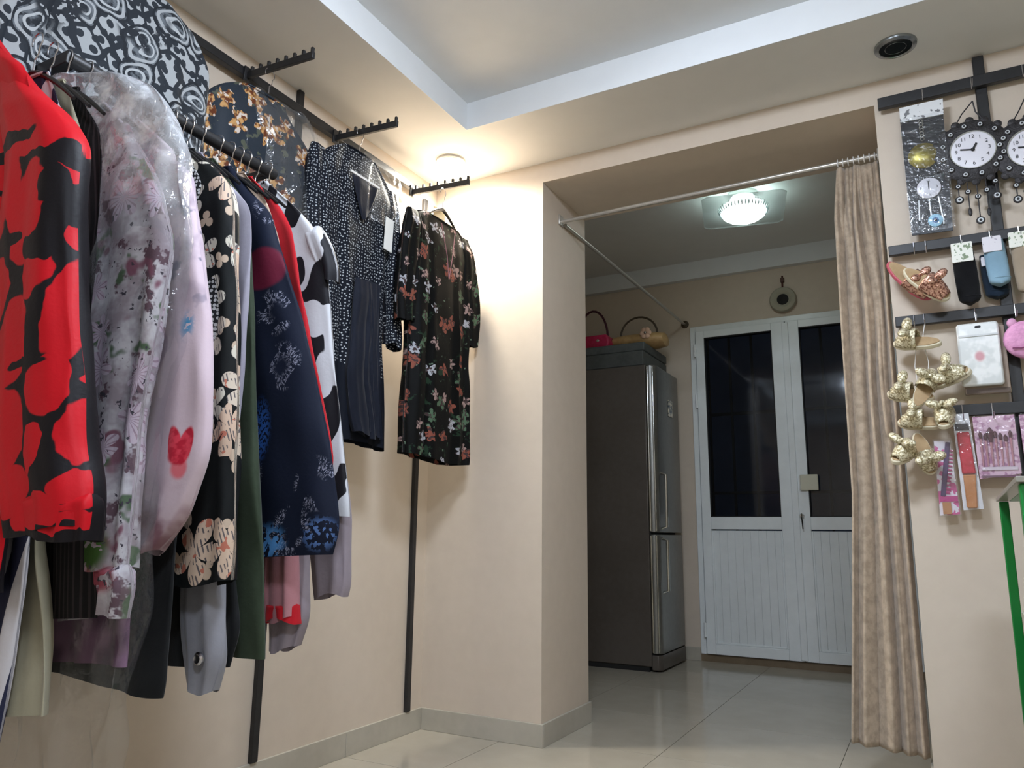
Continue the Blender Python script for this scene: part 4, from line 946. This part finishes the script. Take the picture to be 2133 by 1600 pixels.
MB().box((1.970, -0.074, 1.798), (2.100, -0.0725, 2.215)).build('plastic_sleeve', film('clear pack film', 0.01, 0.035, (230, 232, 235), 40, 0.7, 0.1), t)

# slippers
def sequin(base, hi):
    def fn(c):
        n = c.noise(c.obj(), 190, 2.0); return c.mix(n.sm(0.35, 0.6), base, hi)
    return fn
M_gold = mat('gold sequins', sequin((158, 144, 104), (240, 232, 204)), 0.30, 0.45, bump=(230, 0.9, 0.004))  # paler specks put the sequins' white highlights into the colour
M_rose = mat('rose gold foil', sequin((134, 84, 70), (238, 190, 168)), 0.25, 0.7, bump=(120, 0.8, 0.004))
M_sole = mat('cream sole', varied((214, 204, 178), 8, 20, 80), 0.6); M_solep = mat('pink sole', varied((190, 88, 104), 10, 20, 80), 0.55); M_insole = mat('tan insole', varied((178, 150, 112), 10, 30, 90), 0.7)
def slipper(label, m_up, m_sole, L=0.12, W=0.046, group='gold slippers strung on the wall'):
    t = thing('slipper', label, 'slipper', (0, 0, 0), group=group)
    out = []
    for k in range(28):
        a = 2 * PI * k / 28; x = L / 2 * math.cos(a); wdt = W / 2 * (1.0 + 0.18 * math.cos(a)) * (0.92 if abs(x) < L * 0.2 else 1)
        out.append((x, wdt * math.sin(a)))
    so = MB().prism(out, -0.014, 0.0); so.build('sole', m_sole, t, local=True, bevel=0.003)
    MB().prism([(x * 0.93, y * 0.9) for x, y in out], 0.0002, 0.0022).build('insole', M_insole, t, local=True)
    vs = []; fs = []; na, nb = 12, 14
    for i in range(na + 1):
        x = -0.004 + (L * 0.46) * i / na; f = i / na
        hw = W / 2 * 1.10 * math.sqrt(max(0.02, 1 - (x / (L * 0.53)) ** 2)) if x > 0 else W / 2 * 1.08; hh = 0.046 * (1 - 0.66 * f * f)
        for j in range(nb + 1):
            a = PI * j / nb; vs.append((x, hw * math.cos(a), -0.004 + hh * math.sin(a) + 0.0015 * math.sin(9 * a + 7 * f)))
    for i in range(na):
        for j in range(nb): k = i * (nb + 1) + j; fs.append((k, k + 1, k + nb + 2, k + nb + 1))
    o = MB().add(vs, fs).build('upper', m_up, t, local=True, sharp=70); sd = o.modifiers.new('thick', 'SOLIDIFY'); sd.thickness = 0.003
    mb = MB()
    for s in (-1, 1):
        mb.ball((0.022, s * 0.020, 0.047), (0.014, 0.022, 0.011), 12, 8, Matrix.Rotation(s * 0.35, 3, 'X'))
    mb.build('bow', m_up, t, local=True); MB().ball((0.022, 0, 0.048), (0.007, 0.006, 0.008), 10, 6).build('bow_knot', m_up, t, local=True)
    return t
d2r = math.radians
def put(o, loc, rx, ry, rz): o.location = loc; o.rotation_euler = (d2r(rx), d2r(ry), d2r(rz)); return o
sA = put(slipper('rose gold bow slipper with pink sole edge, outermost of the pair', M_rose, M_solep, 0.185, 0.07, 'rose gold slippers on the second bar'), (1.955, -0.080, 1.640), 62, 50, 0)
sB = put(slipper('rose gold bow slipper with cream sole in front of the pink-soled one', M_rose, M_sole, 0.17, 0.066, 'rose gold slippers on the second bar'), (2.000, -0.130, 1.605), 58, 46, -6)
sC = slipper('gold sequin slipper, topmost and alone under the third bar', M_gold, M_sole, 0.125, 0.05)
put(sC, (1.957, -0.090, 1.425), -48, -8, 165).scale = (1.15,) * 3
GS = [((1.925, -0.085, 1.255), (-50, -12, 170), 'gold sequin slipper, leftmost, below the topmost one'),
      ((1.968, -0.105, 1.270), (75, -62, 20), 'gold sequin slipper standing on edge with its cream sole upright'),
      ((2.035, -0.085, 1.300), (50, -14, -30), 'gold sequin slipper touching the white pouch'),
      ((1.950, -0.085, 1.165), (-46, -6, 175), 'gold sequin slipper above the pink comb pack, left one'),
      ((2.015, -0.095, 1.185), (0, 40, 262), 'gold sequin slipper with square toe facing out above the comb pack'),
      ((1.903, -0.085, 1.075), (-30, 30, 225), 'gold sequin slipper, lowest on the left'),
      ((1.948, -0.085, 1.065), (80, 75, 0), 'gold sequin slipper hanging upright, lowest beside the pink comb pack')]
for loc, r, lb in GS:
    o = dup(sC, loc, lb, tuple(d2r(a) for a in r)); o.scale = (1.12,) * 3
t = thing('hanging_string', 'thin white string tying the gold slippers to the third bar', 'string', (1.965, -0.06, 1.08))
MB().tube([(1.955, -0.062, 1.49), (1.957, -0.066, 1.44), (1.945, -0.062, 1.35), (1.95, -0.064, 1.26), (1.95, -0.062, 1.17), (1.925, -0.062, 1.08)], 0.0012, 6).build('strand', M_white, t)
MB().tube([(1.985, -0.062, 1.49), (1.975, -0.066, 1.44), (1.985, -0.062, 1.36), (1.975, -0.064, 1.27), (2.0, -0.062, 1.19)], 0.0012, 6).build('strand', M_white, t)

# socks, pouches, packs
def rounded(x0, x1, z0, z1, r=0.012, n=5):
    pts = []
    for cx, cz, a0 in ((x1 - r, z1 - r, 0), (x0 + r, z1 - r, PI / 2), (x0 + r, z0 + r, PI), (x1 - r, z0 + r, 1.5 * PI)):
        for k in range(n + 1): a = a0 + PI / 2 * k / n; pts.append((cx + r * math.cos(a), cz + r * math.sin(a)))
    return pts
WY = Matrix(((1, 0, 0, 0), (0, 0, -1, 0), (0, 1, 0, 0), (0, 0, 0, 1)))   # outline (x,z), depth -> -y
def sock(label, x0, x1, z0, z1, m, header, hm, yo=0.05):
    t = thing('sock_pack', label, 'socks', ((x0 + x1) / 2, -yo, z0), group='sock packs on the second bar')
    cxm = (x0 + x1) / 2; w = (x1 - x0) / 2
    vs = []; fs = []; n, q = 24, 16
    for i in range(n + 1):
        f = i / n; z = z1 - (z1 - z0) * f; wd = w * (0.92 + 0.10 * math.sin(3 * f)) * (1 if f < 0.9 else math.sqrt(max(0.05, 1 - ((f - 0.9) / 0.1) ** 2)))
        for j in range(q): a = 2 * PI * j / q; vs.append((cxm + 0.008 * f + wd * math.copysign(abs(math.cos(a)) ** 0.7, math.cos(a)), -yo - 0.020 + (0.017 + 0.004 * math.sin(8 * f)) * math.sin(a), z))
    for i in range(n):
        for j in range(q): fs.append((i * q + j, i * q + (j + 1) % q, (i + 1) * q + (j + 1) % q, (i + 1) * q + j)[::-1])
    fs += [tuple(range(q)), tuple(n * q + j for j in range(q))[::-1]]
    MB().add(vs, fs).build('sock', m, t, sharp=70)
    # rib at the fold
    MB().tube([(cxm + 0.008 + w * 0.9 * math.cos(a), -yo - 0.020 + 0.019 * math.sin(a), z0 + 0.022) for a in [2 * PI * k / 20 for k in range(20)]], 0.003, 6, closed=True).build('fold_band', m, t)
    MB().prism(rounded(header[0], header[1], header[2], header[3], 0.003, 3), yo + 0.034, yo + 0.042, WY).build('header_card', hm, t)
    return t
M_lbl = mat('speckled label', lambda c: c.mix(c.noise(c.obj(), 90, 2).gt(0.58), (232, 232, 222), (126, 142, 112)), 0.5)
M_lbl2 = mat('pale label', lambda c: c.mix(c.noise(c.obj(), 70, 2).gt(0.64), (222, 218, 224), (168, 160, 172)), 0.5)
sock('black folded socks under a speckled white label card', 2.078, 2.142, 1.535, 1.730, plain('black knit', (24, 24, 27), 0.9), (2.079, 2.138, 1.672, 1.736), M_lbl)
sock('light blue folded socks under a pale label card', 2.166, 2.226, 1.585, 1.735, plain('light blue knit', (158, 194, 216), 0.9), (2.166, 2.217, 1.692, 1.742), M_lbl2)
sock('navy folded socks half hidden behind the light blue pair', 2.155, 2.222, 1.555, 1.70, plain('navy knit', (34, 48, 64), 0.9), (2.160, 2.205, 1.66, 1.69), M_lbl2, yo=0.012)
sock('beige folded socks cut off by the right edge of the picture', 2.238, 2.310, 1.548, 1.735, plain('beige knit', (190, 172, 150), 0.9), (2.236, 2.305, 1.695, 1.745), M_lbl)
def pouch_bm(c):
    x, y, z = c.objxyz(); n = c.noise(c.obj(), 30, 2)
    return c.mix(c.ell(x, z, 0.0, 0.093, 0.013, 0.016, 0.4), c.mix(n.sm(0.4, 0.6), (236, 236, 234), (214, 216, 214)), (206, 150, 156))
t = thing('white_pouch', 'glossy white zip pouch with faint pink rose hanging on third bar', 'pouch', (2.126, -0.06, 1.268))
MB().prism(rounded(2.070, 2.184, 1.268, 1.470, 0.010), 0.062, 0.082, WY).build('pouch', mat('white foil pouch', pouch_bm, 0.22), t, bevel=0.006)
MB().prism(rounded(2.074, 2.180, 1.425, 1.431, 0.002, 2), 0.0822, 0.0845, WY).build('zip_line', mat('grey zip', (196, 198, 198), 0.3), t)
MB().prism(rounded(2.120, 2.137, 1.452, 1.459, 0.003, 3), 0.0822, 0.0828, WY).build('hang_hole', M_ink, t)
t = thing('flat_box', 'taupe flat box hanging behind the white zip pouch', 'box', (2.14, -0.05, 1.245))
MB().box((2.078, -0.061, 1.245), (2.200, -0.046, 1.46)).build('carton', mat('taupe card', varied((150, 132, 118), 8, 20, 60), 0.6), t, bevel=0.002)
MB().box((2.082, -0.0618, 1.247), (2.198, -0.0611, 1.262)).build('label_strip', mat('brown strip', (96, 80, 70), 0.6), t)
t = thing('pink_plush_purse', 'small pink purse cut off by the right edge below the third bar', 'purse', (2.25, -0.07, 1.345))
MB().ball((2.252, -0.075, 1.402), (0.060, 0.022, 0.060), 24, 14).build('purse_body', mat('pink plush', varied((216, 150, 190), 14, 40, 120), 0.7, bump=(200, 0.6)), t)
for dx in (-0.03, 0.03): MB().ball((2.25 + dx, -0.072, 1.458), (0.014, 0.010, 0.016), 12, 8).build('ear', mat('pink plush ear', (220, 160, 196), 0.7), t)
MB().tube([(2.212, -0.0955, 1.375), (2.235, -0.098, 1.372), (2.262, -0.0985, 1.378)], 0.0018, 6).build('stitching', mat('plum stitch', (120, 50, 90), 0.7), t)

def pack(name, label, pts, m, y0=0.05, y1=0.058):
    t = thing(name, label, 'brush pack', (sum(p[0] for p in pts) / len(pts), -y0, min(p[1] for p in pts)))
    MB().prism(pts, y0, y1, WY).build('backing_card', m, t); return t
M_clear = film('clear blister', 0.015, 0.04, (235, 235, 238), 40, 0.5, 0.08)
t = pack('comb_pack', 'slim clear pack with a purple and pink comb, left of the red brush', [(1.976, 0.872), (2.030, 0.876), (2.022, 1.105), (1.978, 1.105)], mat('pink white card', lambda c: c.mix(c.noise(c.obj(), 30, 2).gt(0.55), (232, 224, 232), (208, 92, 150)), 0.3))
Mt = Matrix.Translation((2.000, -0.0585, 1.0)) @ Matrix.Rotation(0.16, 4, 'Y')
MB().box((-0.007, -0.006, -0.07), (0.007, 0, 0.10), Mt).build('comb_spine', mat('dark purple plastic', (82, 56, 100), 0.3), t, bevel=0.002)
for k in range(12): MB().box((0.0072, -0.004, -0.06 + k * 0.012), (0.018, -0.001, -0.055 + k * 0.012), Mt).build('comb_tooth', mat('magenta plastic', (176, 58, 116), 0.3) if k == 0 else bpy.data.materials['magenta plastic'], t)
MB().box((1.980, -0.062, 0.915), (2.028, -0.0582, 0.932)).build('pink_band', mat('magenta band', (190, 60, 130), 0.4), t)
MB().box((1.985, -0.064, 0.876), (2.008, -0.0582, 0.912)).build('brush_end', mat('tan bristle', (186, 130, 84), 0.7), t)
MB().prism([(1.972, 0.868), (2.034, 0.872), (2.026, 1.109), (1.974, 1.109)], 0.0705, 0.0715, WY).build('clear_front', M_clear, t)
t = pack('hair_brush_pack', 'long clear pack with a red headed brush and orange handle', [(2.040, 0.888), (2.094, 0.892), (2.080, 1.188), (2.036, 1.186)], mat('white blister card', varied((226, 226, 230), 4, 20, 60), 0.3))
MB().prism([(2.046, 0.998), (2.083, 0.998), (2.076, 1.128), (2.042, 1.128)], 0.0585, 0.072, WY).build('brush_head', mat('red bristle pad', varied((196, 20, 48), 14, 30, 120), 0.45), t, bevel=0.004)
MB().prism([(2.050, 0.894), (2.078, 0.894), (2.082, 0.9965), (2.048, 0.9965)], 0.0585, 0.069, WY).build('brush_handle', mat('orange wood', varied((200, 132, 76), 10, 20, 80), 0.5), t, bevel=0.004)
MB().prism([(2.040, 1.135), (2.078, 1.135), (2.076, 1.155), (2.040, 1.155)], 0.0582, 0.062, WY).build('dark_label', mat('dark label', (52, 52, 62), 0.5), t)
MB().prism([(2.040, 0.889), (2.094, 0.893), (2.080, 1.187), (2.037, 1.185)], 0.0745, 0.0755, WY).build('clear_front', M_clear, t)
def kit(x0, label):
    t = pack('makeup_brush_kit', label, [(x0 + 0.003, 0.982), (x0 + 0.112, 0.996), (x0 + 0.110, 1.176), (x0, 1.174)], mat('pink patterned card', lambda c: c.mix(c.noise(c.obj(), 55, 3).sm(0.48, 0.6), (226, 190, 208), (176, 120, 156)), 0.35) if 'pink patterned card' not in bpy.data.materials else bpy.data.materials['pink patterned card'])
    hm = bpy.data.materials.get('rose handle') or mat('rose handle', (196, 140, 150), 0.35); bm_ = bpy.data.materials.get('dark bristle') or mat('dark bristle', varied((92, 50, 62), 12, 80, 200), 0.8)
    for k in range(7):
        x = x0 + 0.016 + k * 0.013; hh = 1.105 - 0.006 * (k % 3); big = 2.1 if k in (2,) else 1.0
        b = MB().tube([(x, -0.0625, 1.02), (x, -0.0625, hh)], [0.002, 0.0035], 8).build('brush', hm, t)
        MB().tube([(x, -0.0635, hh + 0.0005), (x, -0.0635, hh + 0.014 * big), (x, -0.0635, hh + 0.022 * big)], [0.0035, 0.0055 * big, 0.002], 8).build('bristles', bm_, b)
    MB().box((x0 + 0.012, -0.0615, 1.008), (x0 + 0.104, -0.0582, 1.018)).build('holder_strip', bpy.data.materials.get('pale strip') or mat('pale strip', (222, 206, 216), 0.4), t)
    MB().box((x0 + 0.010, -0.0615, 0.986), (x0 + 0.110, -0.0582, 0.992)).build('dark_edge', bpy.data.materials.get('mauve edge') or mat('mauve edge', (120, 84, 104), 0.5), t)
    MB().prism([(x0 + 0.003, 0.981), (x0 + 0.113, 0.995), (x0 + 0.111, 1.177), (x0, 1.175)], 0.0745, 0.0755, WY).build('clear_front', M_clear, t)
kit(2.089, 'pink makeup brush kit in a clear pack beside the red brush')
kit(2.211, 'pink makeup brush kit cut off by the right edge of the picture')

# green counter at the right edge
t = thing('display_counter', 'green framed counter with pale top at the right edge of the picture', 'counter', (2.5, -0.8, 0))
for x, y, w_ in ((2.100, -0.565, 0.020), (2.96, -0.565, 0.02), (2.96, -1.07, 0.036)):
    MB().box((x, y, 0), (x + w_, y + 0.018, 0.892)).build('post', M_green, t, bevel=0.002)
MB().box((2.100, -1.075, 0), (2.150, -1.045, 0.905)).build('post', M_green, t, bevel=0.003)
MB().box((2.151, -1.072, 0.05), (2.959, -1.055, 0.903)).build('front_panel', M_green, t)
WX = Matrix(((0, 0, 1, 0), (1, 0, 0, 0), (0, 1, 0, 0), (0, 0, 0, 1)))
MB().prism([(-0.545, 0.893), (-0.545, 0.901), (-1.085, 0.918), (-1.085, 0.907)], 2.095, 2.122, WX).build('edge_strip', mat('pale grey laminate', varied((150, 148, 138), 5, 5, 40), 0.3), t, bevel=0.001)
MB().prism([(-0.545, 0.893), (-0.545, 0.901), (-1.085, 0.918), (-1.085, 0.907)], 2.1225, 2.99, WX).build('counter_top', M_green, t, bevel=0.001)
MB().box((2.119, -1.044, 0.62), (2.955, -0.566, 0.632)).build('shelf', mat('shelf board', (190, 184, 172), 0.5), t)
t = thing('small_tan_box', 'small tan box on the shelf inside the green counter', 'box', (2.20, -0.74, 0.633))
MB().box((2.135, -0.80, 0.633), (2.27, -0.66, 0.86)).build('carton', mat('tan card', varied((178, 130, 100), 10, 12, 60), 0.6), t, bevel=0.003)
MB().box((2.134, -0.76, 0.70), (2.1349, -0.70, 0.80)).build('label', mat('rust label', (150, 92, 62), 0.6), t)
